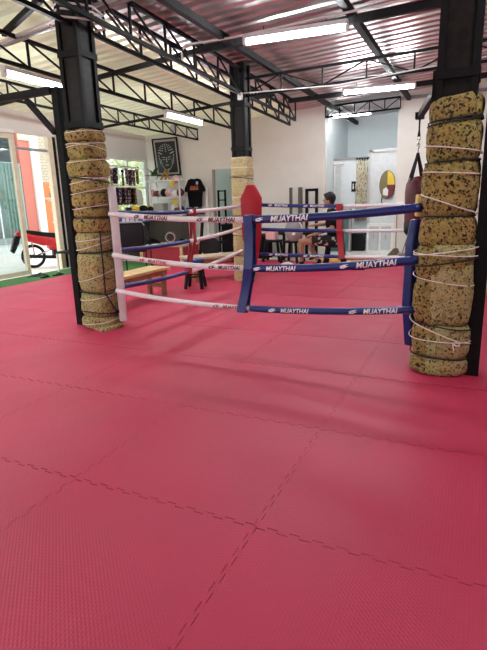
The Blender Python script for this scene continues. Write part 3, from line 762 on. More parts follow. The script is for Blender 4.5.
def rope(label, path, split, m1, m2, r1, r2, texts=(), face=(0, -1, 0), group=None):
    t = thing('ring_rope', label, 'ring rope', path.A, 0, group)
    def sleeve(a, b_, r, m, nm):
        n = 28; k = MB(); k.tube([path.p(a+(b_-a)*i/n)-path.A for i in range(n+1)], [r*(1+.05*noise.noise(Vector((i*.9, path.A.z*9, a*7)))) for i in range(n+1)], 12)
        return k.build(nm, m, t, smooth=True)
    s1 = sleeve(0.015, split, r1, m1, 'white_sleeve' if m1 is WHV else 'blue_sleeve'); s1['label'] = ('white' if m1 is WHV else 'blue')+' padded vinyl sleeve'
    s2 = sleeve(split, .985, r2, m2, 'white_sleeve' if m2 is WHV else 'blue_sleeve'); s2['label'] = ('white' if m2 is WHV else 'blue')+' padded vinyl sleeve'
    k = MB(); k.tube([path.p(i/20)-path.A for i in range(21)], .010, 6); k.build('core_rope', CORDB, t, smooth=True)
    for (q, txt, sz, mm, r) in texts:
        letter(path, q, txt, sz, r, face, mm, t)
    return t
def logo(path, q, r, parent, mtl, face=(0, -1, 0), L=.075):
    """small winged oval mark before the word"""
    L0 = path.L(); k = MB(); face = Vector(face)
    tri = [(-.5, -.35), (-.1, -.45), (.5, .05), (.1, .1), (.45, .45), (-.15, .35), (-.5, .1)]
    vs = []
    for (x, y) in tri:
        t = q+x*L/L0; c = path.p(t); tg = path.tan(t); up = Vector((0, 0, 1)); up = (up-tg*up.dot(tg)).normalized(); n = up.cross(tg)
        if n.dot(face) < 0: n = -n
        a = y*L*.5/r; vs.append(k.bm.verts.new(c+(n*math.cos(a)+up*math.sin(a))*(r+.0025)-parent.location))
    k.bm.faces.new(vs); return k.build('emblem', mtl, parent)
FA, FB = Vector((-2.72, 2.48, 0)), Vector((.42, 2.30, 0))
def P3(a, z): return (a[0], a[1], z)
zs = (('top', 1.26, 1.185, 1.27), ('middle', .84, .755, .885), ('bottom', .46, .385, .495))
for nm, za, zm, zb in zs:
    pth = Path(P3(FA, za), P3((FA+FB)/2, zm), P3(FB, zb))
    r1, r2 = (.026, .034) if nm != 'bottom' else (.024, .030)
    tx = []
    sp = .525
    if nm == 'top': tx = [(.205, 'MUAYTHAI', .062, TXD, r1), (.44, 'MUAYTHAI', .062, TXD, r1), (.60+.05, 'MUAYTHAI', .075, TXW, r2)]
    elif nm == 'middle': tx = [(.20, 'MUAYTHAI', .05, TXR, r1), (.46, 'MUAYTHAI', .05, TXD, r1), (.625, 'MUAYTHAI', .062, TXW, r2), (.885, 'MUAYTHAI', .07, TXW, r2)]
    else: tx = [(.47, 'MUAYTHAI', .05, TXR, r1), (.665, 'MUAYTHAI', .058, TXW, r2), (.90, 'MUAYTHAI', .06, TXW, r2)]
    t = rope('%s front ring rope, white sleeve at left and blue at right, facing the viewer' % nm, pth, sp, WHV, BLUE, r1, r2, tx)
    for (q, s_, sz, mm, r) in tx: logo(pth, q-(sz*3.6)/pth.L(), r, t, mm)
L1, L2 = Vector((-2.86, 2.74, 0)), Vector((-2.72, 5.80, 0))
for nm, za, zm, zb in (('top', 1.26, 1.22, 1.27), ('middle', .85, .83, .92), ('bottom', .44, .42, .55)):
    pth = Path(P3(L1, za), P3((L1+L2)/2, zm), P3(L2, zb))
    rope('%s left side ring rope, blue near the front left column then white' % nm, pth, .48, BLUE, WHV, .027, .027, face=(1, 0, 0))
R1_, R2_ = Vector((-2.52, 5.94, 0)), Vector((.80, 5.80, 0))
for nm, za, zm, zb in (('top', 1.27, 1.225, 1.26), ('middle', .88, .86, .90), ('bottom', .48, .47, .50)):
    pth = Path(P3(R1_, za), P3((R1_+R2_)/2, zm), P3(R2_, zb)); r2 = .024
    tx = [(.13, 'MUAYTHAI', .05, TXW, .028), (.31, 'MUAYTHAI', .05, TXW, .028)] if nm != 'middle' else []
    t = rope('%s rear ring rope, blue at the red corner pad then white' % nm, pth, .43, BLUE, WHV, .028, r2, tx)
    for (q, s_, sz, mm, r) in tx: logo(pth, q-(sz*3.6)/pth.L(), r, t, mm)
for nm, z in (('top', 1.26), ('middle', .88), ('bottom', .49)):
    pth = Path((.63, 2.62, z), (.72, 4.2, z-.04), (.86, 5.70, z))
    rope('%s right side ring rope hidden behind the front right column' % nm, pth, .5, BLUE, WHV, .026, .026)
# corner pads
def pad(label, m, loc, rz, z0, z1, w1=.28, w0=.16, th=.09, lean=0):
    t = thing('corner_pad', label, 'corner pad', (loc[0], loc[1], 0), rz)
    H = z1-z0
    k = MB(); k.prism([(-w0/2, z0), (w0/2, z0), (w1*.45, z0+H*.35), (w1/2, z1-.20), (w1*.20, z1-.0), (-w1*.20, z1-.0), (-w1/2, z1-.20), (-w1*.45, z0+H*.35)], th, bev=.022)
    o = k.build('cushion', m, t, smooth=True)
    for z in (z0+.12, (z0+z1)/2, z1-.28):
        k = MB(); k.box((-w1*.42, th/2-.002, z-.015), (w1*.42, th/2+.012, z+.015)); k.build('strap', STEEL2, t)
    return t
pad('red padded corner cushion in front of the pale yellow back column', REDV, (-2.53, 5.74), math.radians(25), .33, 1.58, .34, .14)
pad('white padded corner cushion beside the front left column', WHV, (-2.83, 2.73), math.radians(135), .06, 1.54, .20, .16, .085)
t = pad('blue padded corner cushion beside the front right column', BLUE, (.315, 2.56), math.radians(-118), .12, 1.17, .17, .05, .08)
b = MB(); b.box((-.035, -.06, 1.19), (.035, .06, 1.36), bev=.012)
tag(b.build('foam_block', mat('yellow_foam', (.66, .48, .16), .9), smooth=True, loc=(.345, 2.55, 0), rz=.3), 'small yellow foam block on top of the blue corner cushion', 'foam block')
def spacer(label, m, pts, width, th=.008, along=(1, 0, 0), r=.04):
    """pts: rope centres top->bottom"""
    P0 = Vector(pts[0]); t = thing('rope_spacer', label, 'rope spacer', P0); al = Vector(along).normalized(); n = al.cross(Vector((0, 0, 1)))
    for sgn in (1, -1):
        k = MB(); ring = []
        zz = []
        for i in range(len(pts)-1):
            a = Vector(pts[i]); b_ = Vector(pts[i+1])
            for j in range(9 if i < len(pts)-2 else 10):
                s_ = j/9; p = a.lerp(b_, s_); bul = r*(.55+.45*abs(2*s_-1)**2); zz.append(p-P0+n*sgn*bul)
        zz[0] += Vector((0, 0, r*.8)); zz[-1] -= Vector((0, 0, r*.8))
        rows = [[k.bm.verts.new(p-al*width/2), k.bm.verts.new(p+al*width/2), k.bm.verts.new(p+al*width/2+n*sgn*th), k.bm.verts.new(p-al*width/2+n*sgn*th)] for p in zz]
        for A, B in zip(rows, rows[1:]):
            for q in range(4): k.bm.faces.new((A[q], A[(q+1) % 4], B[(q+1) % 4], B[q]))
        k.bm.faces.new(rows[0]); k.bm.faces.new(rows[-1]); k.build('webbing', m, t, smooth=False)
    for p in (pts[0], pts[-1]):
        k = MB(); p = Vector(p)-P0
        k.tube([p-al*width*.5+(n*math.cos(a)+Vector((0, 0, 1))*math.sin(a))*0 for a in (0,)]+[p+al*width*.5], r, 14); k.build('loop', m, t, smooth=True)
    return t
spacer('blue vertical rope spacer strap in the middle of the front ropes', BLUE, [(-1.06, 2.39, 1.185), (-1.07, 2.39, .755), (-1.15, 2.395, .385)], .085, along=(1, -.06, 0), r=.044)
spacer('red vertical rope spacer strap on the left side ropes', REDV, [(-2.80, 4.35, 1.22), (-2.80, 4.33, .83), (-2.80, 4.15, .42)], .07, along=(0, 1, 0), r=.036)
spacer('red vertical rope spacer strap on the rear ropes', REDV, [(-1.14, 5.87, 1.225), (-1.13, 5.87, .86), (-1.09, 5.87, .47)], .09, along=(1, 0, 0), r=.036)

# ------------------------------------------------------------------ benches, stool, chair
def bench(label, loc, rz, L, W, H, mt, ml, rail=True):
    t = thing('wooden_bench', label, 'bench', loc, rz)
    for i, y in enumerate((-W/4-.003, W/4+.003)):
        k = MB(); k.box((-L/2, y-W/4, H-.04), (L/2, y+W/4, H), bev=.005); k.build('seat_plank', mt, t)
    for sx in (-1, 1):
        for sy in (-1, 1):
            k = MB(); x = sx*(L/2-.12); k.box((x-.035, sy*(W/2-.05)-.025, 0), (x+.035, sy*(W/2-.05)+.025, H-.04)); k.build('leg', ml, t)
        k = MB(); x = sx*(L/2-.12); k.box((x-.02, -W/2+.07, .12), (x+.02, W/2-.07, .18)); k.build('cross_rail', ml, t)
    for sy in (-1, 1):
        k = MB(); k.box((-L/2+.05, sy*(W/2-.04)-.012, H-.11), (L/2-.05, sy*(W/2-.04)+.012, H-.04)); k.build('apron', ml, t)
    return t
bench('pale pine bench with brown legs outside the left ring ropes near the front left column', (-3.56, 3.92, 0), math.radians(90), 1.36, .36, .42, PINE, BROWN)
bench('brown wooden bench between the black stool and the back column', (-3.40, 6.25, 0), math.radians(52), 1.35, .50, .42, TANW, BROWN)
t = thing('plastic_stool', 'black four legged stool with blue seat between the two wooden benches', 'stool', (-3.28, 5.15, 0), .3)
b = MB(); b.lathe([(.0, .40), (.15, .40), (.165, .42), (.165, .455), (.15, .47), (.0, .475)], BLUE, 24); b.build('seat', None, t, smooth=True)
for i in range(4):
    a = PI/4+i*PI/2; k = MB(); k.bar((math.cos(a)*.12, math.sin(a)*.12, .41), (math.cos(a)*.19, math.sin(a)*.19, 0.005), .045, .035); k.build('leg', BLACK, t)
b = MB(); b.tube([(math.cos(a*PI/10)*.15, math.sin(a*PI/10)*.15, .20) for a in range(20)], .014, 6, closed=True); b.build('foot_ring', BLACK, t, smooth=True)
t = thing('office_chair', 'black padded chair standing on the turf beside the white corner cushion', 'chair', (-5.30, 6.25, 0), math.radians(205))
b = MB(); b.box((-.24, -.03, .50), (.24, .04, .98), bev=.03); b.build('backrest', BLACK, t, smooth=True)
b = MB(); b.box((-.24, -.50, .42), (.24, -.02, .50), bev=.03); b.build('seat', BLACK, t, smooth=True)
for sx in (-1, 1):
    k = MB(); k.tube([(sx*.26, .02, .95), (sx*.26, .04, .45), (sx*.25, .08, .0)], .013, 8); k.build('leg', STEEL2, t, smooth=True)
    k = MB(); k.tube([(sx*.26, .02, .62), (sx*.26, -.40, .62), (sx*.26, -.48, .40), (sx*.26, -.50, 0)], .013, 8); k.build('leg', STEEL2, t, smooth=True)
b = MB(); b.tube([(-.26, .03, .93), (-.22, .05, 1.0), (.22, .05, 1.0), (.26, .03, .93)], .012, 8); b.build('top_rail', SILV, t, smooth=True)

# low platform with things, panel under the window
t = thing('low_platform', 'long low red sided platform with pale top along the window wall', 'platform', (-6.15, 8.35, 0))
b = MB(); b.box((-.38, -.20, .0), (.80, .55, .34)); b.build('side_panel', mat('red_panel', (.42, .035, .06), .7), t)
b = MB(); b.box((-.40, -.24, .34), (.84, .60, .385), bev=.005); b.build('top_board', TANW, t)
for x in (.78, -.34):
    b = MB(); b.box((x-.03, -.25, 0), (x+.03, -.20, .34)); b.build('leg', PINE, t)
b = MB(); b.box((-7.10, 9.35, .0), (-6.07, 9.84, .965), DKWOOD); b.box((-7.10, 9.32, .965), (-6.06, 9.86, .998), DKWOOD)
t = tag(b.build('storage_counter'), 'long dark brown counter below the white shelf', 'counter')
b = MB(); b.box((-7.36, 7.9, .0), (-7.12, 9.5, .96), DKWOOD); tag(b.build('storage_counter'), 'dark brown cabinet below the window', 'cabinet')
t = thing('weight_plate', 'round red and grey ring standing on the low red sided platform', 'weight plate', (-5.85, 8.45, .385), .3)
b = MB(); b.tube([(.11*math.cos(a*PI/12), 0, .15+.11*math.sin(a*PI/12)) for a in range(24)], .035, 8, closed=True); b.build('rim', DRED, t, smooth=True)
b = MB(); b.tube([(.11*math.cos(a*PI/12), -.03, .15+.11*math.sin(a*PI/12)) for a in range(24)], .012, 6, closed=True); b.build('trim_ring', SILV, t, smooth=True)
def shoe(label, loc, rz, m, m2):
    t = thing('training_shoe', label, 'shoe', loc, rz)
    k = MB(); k.prism([(-.13, .0), (.14, .0), (.15, .02), (-.135, .025)], .09, bev=.006); k.build('sole', m2, t, smooth=True)
    k = MB(); k.prism([(-.13, .022), (.14, .022), (.14, .045), (.08, .07), (.0, .11), (-.04, .12), (-.12, .12)], .08, bev=.02); k.build('upper', m, t, smooth=True)
    return t
shoe('black shoe at left of the red ring on the low platform', (-6.35, 8.5, .385), .2, BLACKF, RUBBER)
shoe('second black shoe at left of the red ring on the low platform', (-6.42, 8.28, .385), .5, BLACKF, RUBBER)
shoe('dark shoe with pale sole at right of the red ring', (-5.50, 8.5, .385), -.2, BLACKF, WHITE)
# banner on the ledge
t = thing('banner', 'narrow blue and white printed banner strip below the window', 'banner', (-6.70, 8.15, .90), PI/2)
b = MB(); b.box((-.42, -.006, .0), (.75, .006, .15), mat('banner_blue', (.10, .20, .55), .6)); b.build('sheet', None, t)
b = MB()
for i, (x, wd) in enumerate(((-.38, .10), (-.25, .12), (-.10, .16), (.12, .10), (.40, .12), (.58, .10))): b.box((x, -.009, .03), (x+wd, -.006, .12), WHITE)
b.build('print', None, t)

# ------------------------------------------------------------------ shorts hanging in the window
def shorts(label, loc, rz, m, sc=1, group=None):
    t = thing('boxing_shorts', label, 'shorts', loc, rz, group)
    k = MB(); poly = [(-.13, 0), (.13, 0), (.17, -.30), (.03, -.33), (0, -.20), (-.03, -.33), (-.17, -.30)]
    k.prism([(x*sc, z*sc) for x, z in poly], .036, bev=.010); k.build('shorts_body', m, t, smooth=True)
    k = MB(); k.box((-.135*sc, -.03, -.035*sc), (.135*sc, .03, .012), bev=.006); k.build('waistband', random.choice([DRED, NAVY, GOLD, BLACKF]), t)
    k = MB(); k.tube([(0, 0, .01), (0, 0, .05), (.015, 0, .07), (0, 0, .085)], .004, 6); k.build('hook', CHROME, t)
    return t
SH = [foam_mat('satin_%s' % n_, a, b_, c, d, 26, .4, .2) for n_, a, b_, c, d in (
    ('black', (.012, .01, .02), (.02, .02, .03), (.5, .42, .4), (.12, .02, .03)), ('purple', (.05, .02, .09), (.02, .015, .03), (.5, .4, .45), (.3, .05, .06)),
    ('maroon', (.10, .012, .02), (.03, .01, .02), (.5, .4, .3), (.02, .02, .03)), ('olive', (.10, .10, .03), (.05, .04, .02), (.4, .3, .1), (.02, .02, .02)))]
wd = ['leftmost', 'second from left', 'third from left', 'fourth from left', 'fifth from left', 'sixth from left', 'rightmost']
for i, (v, m) in enumerate(((8.02, 1), (8.16, 0), (8.44, 3), (8.58, 2), (8.72, 1), (8.88, 2), (9.02, 3))):
    shorts('%s pair of patterned shorts in the upper row in the window' % wd[i], (-7.10, v, 2.135+.02*math.sin(i*2.4)), PI/2+.75+.25*math.sin(i*1.9), SH[m], 1.06)
wd2 = ['leftmost', 'second from left', 'third from left', 'fourth from left', 'fifth from left', 'sixth from left', 'rightmost']
for i, (v, m) in enumerate(((7.98, 2), (8.08, 1), (8.20, 0), (8.32, 0), (8.44, 2), (8.56, 0), (8.68, 3))):
    shorts('%s pair of dark satin shorts in the lower row in the window' % wd2[i], (-7.02, v, 1.70+.02*math.sin(i*3.1)), PI/2+.85+.22*math.sin(i*2.3), SH[m], 1.18)
for v0, v1, u, z, nm in ((7.95, 9.2, -7.16, 2.22, 'upper'), (7.9, 8.9, -7.04, 1.77, 'lower')):
    b = MB(); b.cyl((u, v0, z), (u, v1, z), .010, n=8); b.cyl((u, v0+.02, z), (u-.36, v0+.02, z), .008, n=8); b.cyl((u, v1-.02, z), (u-.36, v1-.02, z), .008, n=8)
    tag(b.build('hanging_rail', CHROME), '%s metal rail holding the shorts before the window' % nm, 'rail')
b = MB(); b.prism([(-.16, 0), (.16, 0), (.20, .1), (.16, .34), (0, .40), (-.16, .34), (-.2, .1)], .06, bev=.02)
tag(b.build('folded_shirt', mat('white_sheer', (.75, .75, .70), .8), smooth=True, loc=(-7.1, 8.98, 1.30), rz=PI/2), 'pale garment hanging right of the lower shorts row', 'garment')
def glove(label, loc, rz, m1, m2):
    t = thing('boxing_glove', label, 'boxing glove', loc, rz)
    k = MB(); k.sph((0, 0, .10), .095, sc=(1.25, .85, 1), n=16); k.build('fist', m1, t, smooth=True)
    k = MB(); k.sph((-.02, -.07, .12), .04, sc=(1.5, .8, .8)); k.build('thumb', m1, t, smooth=True)
    k = MB(); k.cyl((-.10, 0, .09), (-.22, 0, .09), .062, .070, 16); k.build('cuff', m2, t, smooth=True)
    return t
glove('yellow boxing glove with black cuff on the sill, left of the pair', (-6.92, 8.58, 1.10), .9, YEL, BLACK)
glove('yellow and black boxing glove at the window sill corner', (-6.90, 9.14, 1.10), 2.4, YEL, BLACK)
glove('black boxing glove between the yellow gloves on the sill', (-6.90, 8.90, 1.10), .3, BLACK, YEL)
b = MB(); b.box((-7.10, 8.40, 1.06), (-6.72, 9.30, 1.10)); b.box((-7.10, 8.45, .0), (-7.05, 8.50, 1.06)); b.box((-6.78, 8.45, 0), (-6.72, 8.50, 1.06))
tag(b.build('display_shelf', DKWOOD), 'narrow dark shelf board holding the yellow gloves', 'shelf')

# ------------------------------------------------------------------ white shelf and its goods
SX, SY = -6.58, 9.52
t = thing('white_shelf_unit', 'white open shelf unit against the back wall below the framed picture', 'shelf unit', (SX, SY, 1.0))
for z, x0 in ((.86, -.54), (.45, -.42), (.02, -.42)):
    b = MB(); b.box((x0, -.17, z), (.50, .17, z+.035), bev=.004); b.build('shelf_board', WHITE, t)
for x in (-.41, .48):
    for y in (-.15, .15):
        b = MB(); b.box((x-.018, y-.018, 0), (x+.018, y+.018, .86)); b.build('upright', WHITE, t)
b = MB(); b.tube([(-.41, .15, .05), (.48, .15, .43)], .008, 6); b.tube([(.48, .15, .05), (-.41, .15, .43)], .008, 6); b.build('cross_brace', WHITE, t)
Z1, Z2, Z3 = 1.895, 1.485, 1.055
# plant
t = thing('potted_plant', 'leafy green plant in white pot at left end of the shelf top', 'potted plant', (SX-.36, SY, Z1))
b = MB(); b.lathe([(.05, 0), (.07, .02), (.085, .12), (.075, .12), (.07, .10), (.0, .10)], WHITE, 18); b.build('pot', None, t, smooth=True)
rd = random.Random(4)
for i in range(16):
    a = rd.uniform(0, 2*PI); l = rd.uniform(.26, .42); el = rd.uniform(.2, 1.2)
    k = MB(); c = Vector((0, 0, .10)); d = Vector((math.cos(a)*math.cos(el), math.sin(a)*math.cos(el), math.sin(el))); s_ = Vector((-math.sin(a), math.cos(a), 0))
    pts = [c+d*l*q-Vector((0, 0, .18*q*q*l*4*.4)) for q in (0, .35, .7, 1)]; ws = [.008, .05, .045, .002]
    vs = [(k.bm.verts.new(p-s_*w_), k.bm.verts.new(p+s_*w_)) for p, w_ in zip(pts, ws)]
    for A, B in zip(vs, vs[1:]): k.bm.faces.new((A[0], A[1], B[1], B[0]))
    o = k.build('leaf', LEAF, t); o.modifiers.new('s', 'SOLIDIFY').thickness = .002
def bottle(label, loc, r, h, m, m2):
    t = thing('trophy', label, 'trophy', loc)
    return t
t = thing('wooden_ornament', 'crossed gold brown wooden ornament in the middle of the shelf top', 'ornament', (SX-.02, SY, Z1))
for a, b_ in (((-.14, 0, 0), (.02, 0, .26)), ((-.02, .02, 0), (.12, .02, .28)), ((.14, 0, 0), (.02, -.02, .22)), ((-.10, .03, .10), (.10, .03, .08))):
    k = MB(); k.bar(a, b_, .035, .035); k.build('stick', GOLD, t)
t = thing('baseball_cap', 'pale pink cap on the right end of the shelf top', 'cap', (SX+.30, SY, Z1))
b = MB(); b.sph((0, 0, .01), .11, sc=(1.1, 1, .95)); b.build('crown', PINK, t, smooth=True)
b = MB(); b.prism([(-.08, 0), (.08, 0), (.10, .02), (.06, .10), (-.06, .10), (-.10, .02)], .008, M=Matrix.Translation((0, -.09, .012)) @ Matrix.Rotation(PI/2, 4, 'X')); b.build('brim', WHITE, t)
glove('pink glove at left end of the second shelf board', (SX-.40, SY-.05, Z2), 2.8, PINK, DRED)
def ball(label, loc, r, m, m2):
    t = thing('head_guard', label, 'head guard', loc)
    k = MB(); k.sph((0, 0, r), r, sc=(1.05, 1, 1), n=18); k.build('shell', m, t, smooth=True)
    k = MB(); k.tube([(r*1.02*math.cos(a*PI/12), r*.0-.01, r+r*1.0*math.sin(a*PI/12)) for a in range(24)], .010, 6, closed=True); k.build('seam_band', m2, t, smooth=True)
ball('white round head guard at left on the second shelf board', (SX-.24, SY-.03, Z2), .095, WHITE, SILV)
ball('black round head guard on the second shelf board', (SX-.05, SY-.03, Z2), .10, BLACK, DRED)
ball('pink and white round head guard on the second shelf board', (SX+.10, SY-.06, Z2), .095, PINK, WHITE)
ball('plain white head guard beside the dark red one on the second shelf board', (SX+.27, SY-.05, Z2), .09, WHITE, PINK)
ball('dark red head guard at right end of the second shelf board', (SX+.43, SY-.03, Z2), .095, DRED, BLACK)
t = thing('silver_disc', 'round silver plate standing on the lowest shelf board', 'plate', (SX+.22, SY-.02, Z3))
b = MB(); b.cyl((0, -.02, .16), (0, .02, .16), .15, n=28); b.cyl((0, -.025, .16), (0, -.02, .16), .10, n=28, m=WHITE); b.build('disc', SILV, t, smooth=False)
b = MB(); b.box((-.15, -.12, 0), (.15, .12, .27), bev=.01, m=mat('grey_box', (.42, .42, .38), .7)); b.box((-.02, -.125, .05), (.01, -.12, .08), DRED)
tag(b.build('storage_box', loc=(SX-.22, SY, Z3)), 'pale grey box at left on the lowest shelf board', 'box')
glove('navy glove at right end of the lowest shelf board', (SX+.42, SY-.02, Z3), 1.5, NAVY, DRED)
b = MB(); b.box((-.11, -.10, 0), (.11, .10, .20), bev=.01); tag(b.build('storage_box', NAVY, loc=(SX+.66, SY+.1, Z3-.055)), 'dark blue box right of the white shelf unit', 'box')
for lab, x, z in (('yellow star tag hanging on the shelf top edge', .30, .80), ('yellow star tag hanging on the second shelf edge', .36, .34)):
    b = MB(); pts = []
    for i in range(16):
        a = i*PI/8; r = .085 if i % 2 == 0 else .062; pts.append((r*math.cos(a), r*math.sin(a)))
    b.prism(pts, .006); tag(b.build('price_star', YEL, loc=(SX+x, SY-.185, 1.0+z)), lab, 'tag')

# ------------------------------------------------------------------ framed picture
t = thing('framed_picture', 'black framed picture of a white dotted face, leaning out from the wall', 'picture', (-6.68, 9.84, 2.02))
t.rotation_euler = (math.radians(7), 0, 0)
W2, H2 = .38, .93
b = MB(); b.box((-W2, -.03, 0), (W2, .0, H2)); 
b = MB()
for a, c in (((-W2, -.04, 0), (-W2+.035, .0, H2)), ((W2-.035, -.04, 0), (W2, .0, H2)), ((-W2, -.04, 0), (W2, .0, .035)), ((-W2, -.04, H2-.035), (W2, .0, H2))): b.box(a, c)
b.build('frame', BLACK, t)
b = MB(); b.box((-W2+.035, -.02, .035), (W2-.035, -.005, H2-.035)); b.build('mount', mat('mount_grey', (.45, .43, .40), .6), t)
b = MB(); b.box((-W2+.08, -.028, .08), (W2-.08, -.02, H2-.09)); b.build('print', mat('print_black', (.01, .012, .012), .4), t)
b = MB(); INK = mat('ink_white', (.55, .58, .56), .6)
def dot(x, z, r): b.cyl((x, -.030, z), (x, -.028, z), r, n=8)
for row in range(5):
    n = 11-row*2; rr = .235-row*.025
    for i in range(n):
        a = PI*(.08+.84*i/(n-1)) if n > 1 else PI/2
        dot(rr*math.cos(a), .52+.26*math.sin(a)*(1-row*.17)+row*.002, .013)
for i in range(7):
    for s_ in (-1, 1): dot(s_*(.225-.005*i), .52-i*.035, .012)
b.bar((-.13, -.029, .47), (-.04, -.029, .455), .002, .012); b.bar((.13, -.029, .47), (.04, -.029, .455), .002, .012)
b.bar((-.12, -.029, .415), (-.04, -.029, .405), .002, .010); b.bar((.12, -.029, .415), (.04, -.029, .405), .002, .010)
b.bar((0, -.029, .46), (0, -.029, .33), .002, .016); b.bar((-.05, -.029, .27), (.05, -.029, .27), .002, .014)
b.tube([(-.17, -.029, .42), (-.15, -.029, .26), (-.08, -.029, .17), (0, -.029, .14), (.08, -.029, .17), (.15, -.029, .26), (.17, -.029, .42)], .005, 6)
b.build('dotted_face', INK, t)

# ------------------------------------------------------------------ t-shirt, rack
t = thing('clothes_rack', 'white metal frame holding the black t-shirt on the back wall', 'rack', (-5.75, 9.70, 0))
for x in (-.29, .24):
    b = MB(); b.box((x-.03, -.02, 0), (x+.03, .02, 1.68)); b.build('upright', WHITE, t)
for z in (.45, 1.20, 1.62):
    b = MB(); b.box((-.29, -.015, z), (.24, .015, z+.04)); b.build('cross_bar', WHITE, t)
t = thing('coat_hanger', 'white hanger carrying the black t-shirt', 'hanger', (-5.78, 9.58, 1.93))
b = MB(); b.tube([(-.17, 0, -.08), (0, 0, 0), (.17, 0, -.08)], .008, 6); b.tube([(0, 0, 0), (0, 0, .05), (.02, 0, .07), (0, 0, .09), (-.015, 0, .08)], .005, 6); b.build('wire', WHITE, t, smooth=True)
t = thing('tshirt', 'black t-shirt with orange print hung on the wall right of the shelf', 't-shirt', (-5.78, 9.58, 1.93))
def shirt_mb(sc=1):
    k = MB(); poly = [(-.07, -.02), (0, -.06), (.07, -.02), (.17, -.05), (.27, -.24), (.30, -.33), (.205, -.36), (.185, -.28), (.185, -.72), (-.185, -.72), (-.185, -.28), (-.205, -.36), (-.30, -.33), (-.27, -.24), (-.17, -.05)]
    k.prism([(x*sc, z*sc) for x, z in poly], .06, bev=.018); return k
shirt_mb(1).build('fabric', BLACKF, t, smooth=True)
b = MB(); ORP = mat('orange_print', (.45, .12, .04), .7); b.box((-.12, -.036, -.30), (.12, -.031, -.27), ORP)
for i, x in enumerate((-.11, -.07, -.03, .01, .05, .09)): b.box((x, -.036, -.27), (x+.022, -.031, -.27+.06+.015*(i % 2)), ORP)
b.box((.06, -.036, -.17), (.12, -.031, -.10), SILV); b.build('chest_print', None, t)
t = thing('tshirt', 'folded dark green shirt on the rack below the black t-shirt', 't-shirt', (-5.76, 9.60, 1.19))
b = MB(); b.prism([(-.22, -.16), (-.20, -.03), (-.08, .04), (.08, .04), (.20, -.03), (.22, -.16)], .06, bev=.018); b.build('fabric', mat('dark_green_cloth', (.04, .06, .05), .9), t, smooth=True)
b = MB(); b.tube([(-.06, -.035, .03), (0, -.04, .0), (.06, -.035, .03)], .010, 6); b.build('collar', WHITE, t, smooth=True)

# ------------------------------------------------------------------ small room seen through opening
t = thing('office_chair', 'black swivel chair inside the small room behind the doorway', 'chair', (-5.12, 11.0, 0), .4)
b = MB(); b.box((-.24, .18, .60), (.24, .26, 1.42), bev=.04); b.build('backrest', BLACK, t, smooth=True)
b = MB(); b.box((-.25, -.25, .44), (.25, .24, .53), bev=.03); b.build('seat', BLACK, t, smooth=True)
b = MB(); b.cyl((0, 0, .08), (0, 0, .44), .03)
for i in range(5): b.bar((0, 0, .09), (.28*math.cos(i*1.2566), .28*math.sin(i*1.2566), .05), .035)
b.build('base', STEEL2, t)
for s_ in (-1, 1): k = MB(); k.tube([(s_*.27, .1, .5), (s_*.28, .05, .7), (s_*.28, -.18, .7)], .018, 8); k.build('armrest', BLACK, t, smooth=True)
t = thing('ladder_rack', 'narrow black ladder frame just inside the doorway', 'frame', (-5.42, 10.35, 0))
for x in (-.10, .10):
    b = MB(); b.box((x-.02, -.02, 0), (x+.02, .02, 1.62)); b.build('upright', STEEL, t)
for z in (.4, .8, 1.1, 1.35, 1.58): b = MB(); b.box((-.10, -.015, z), (.10, .015, z+.03)); b.build('rung', STEEL, t)
t = thing('office_desk', 'dark desk inside the small room behind the doorway', 'desk', (-5.0, 10.45, 0))
b = MB(); b.box((-.42, -.25, .70), (.45, .25, .74)); b.build('desktop', STEEL2, t)
b = MB(); b.box((-.40, -.22, 0), (.43, .22, .70)); b.build('body', BLACK, t)
t = thing('gym_machine', 'dark exercise machine parked left of the doorway behind the brown bench', 'exercise machine', (-4.50, 8.25, 0), .5)
b = MB(); b.box((-.55, -.05, 0), (.55, .05, .06)); b.box((-.55, -.3, 0), (-.47, .3, .05)); b.box((.47, -.3, 0), (.55, .3, .05)); b.build('base', STEEL, t)
b = MB(); b.bar((-.4, 0, .05), (-.30, 0, .98), .07); b.bar((.35, 0, .05), (.25, 0, .62), .07); b.bar((-.3, 0, .45), (.28, 0, .45), .06); b.build('frame', STEEL, t)
b = MB(); b.box((.05, -.14, .62), (.42, .14, .70), bev=.02); b.build('saddle', BLACK, t, smooth=True)
b = MB(); b.cyl((-.15, -.05, .35), (-.15, .05, .35), .22, n=28); b.build('flywheel', STEEL2, t)
b = MB(); b.tube([(-.28, -.25, .98), (-.34, -.1, 1.0), (-.34, .1, 1.0), (-.28, .25, .98)], .018, 8); b.build('handlebar', BLACK, t, smooth=True)
t = thing('gym_machine', 'second dark exercise machine right of the doorway beside the back column', 'exercise machine', (-3.95, 9.45, 0), -.2)
b = MB(); b.box((-.45, -.3, 0), (.35, -.24, .06)); b.box((-.45, .24, 0), (.35, .30, .06)); b.box((-.40, -.05, 0), (.3, .05, .5)); b.build('base', STEEL, t)
b = MB(); b.bar((-.35, 0, .4), (-.42, 0, 1.05), .08); b.build('mast', STEEL, t)
b = MB(); b.box((-.55, -.2, .85), (-.40, .2, 1.08), bev=.02); b.build('pad', BLACK, t, smooth=True)
b = MB(); b.box((-.2, -.15, .48), (.35, .15, .56), bev=.02); b.build('seat', BLACK, t, smooth=True)

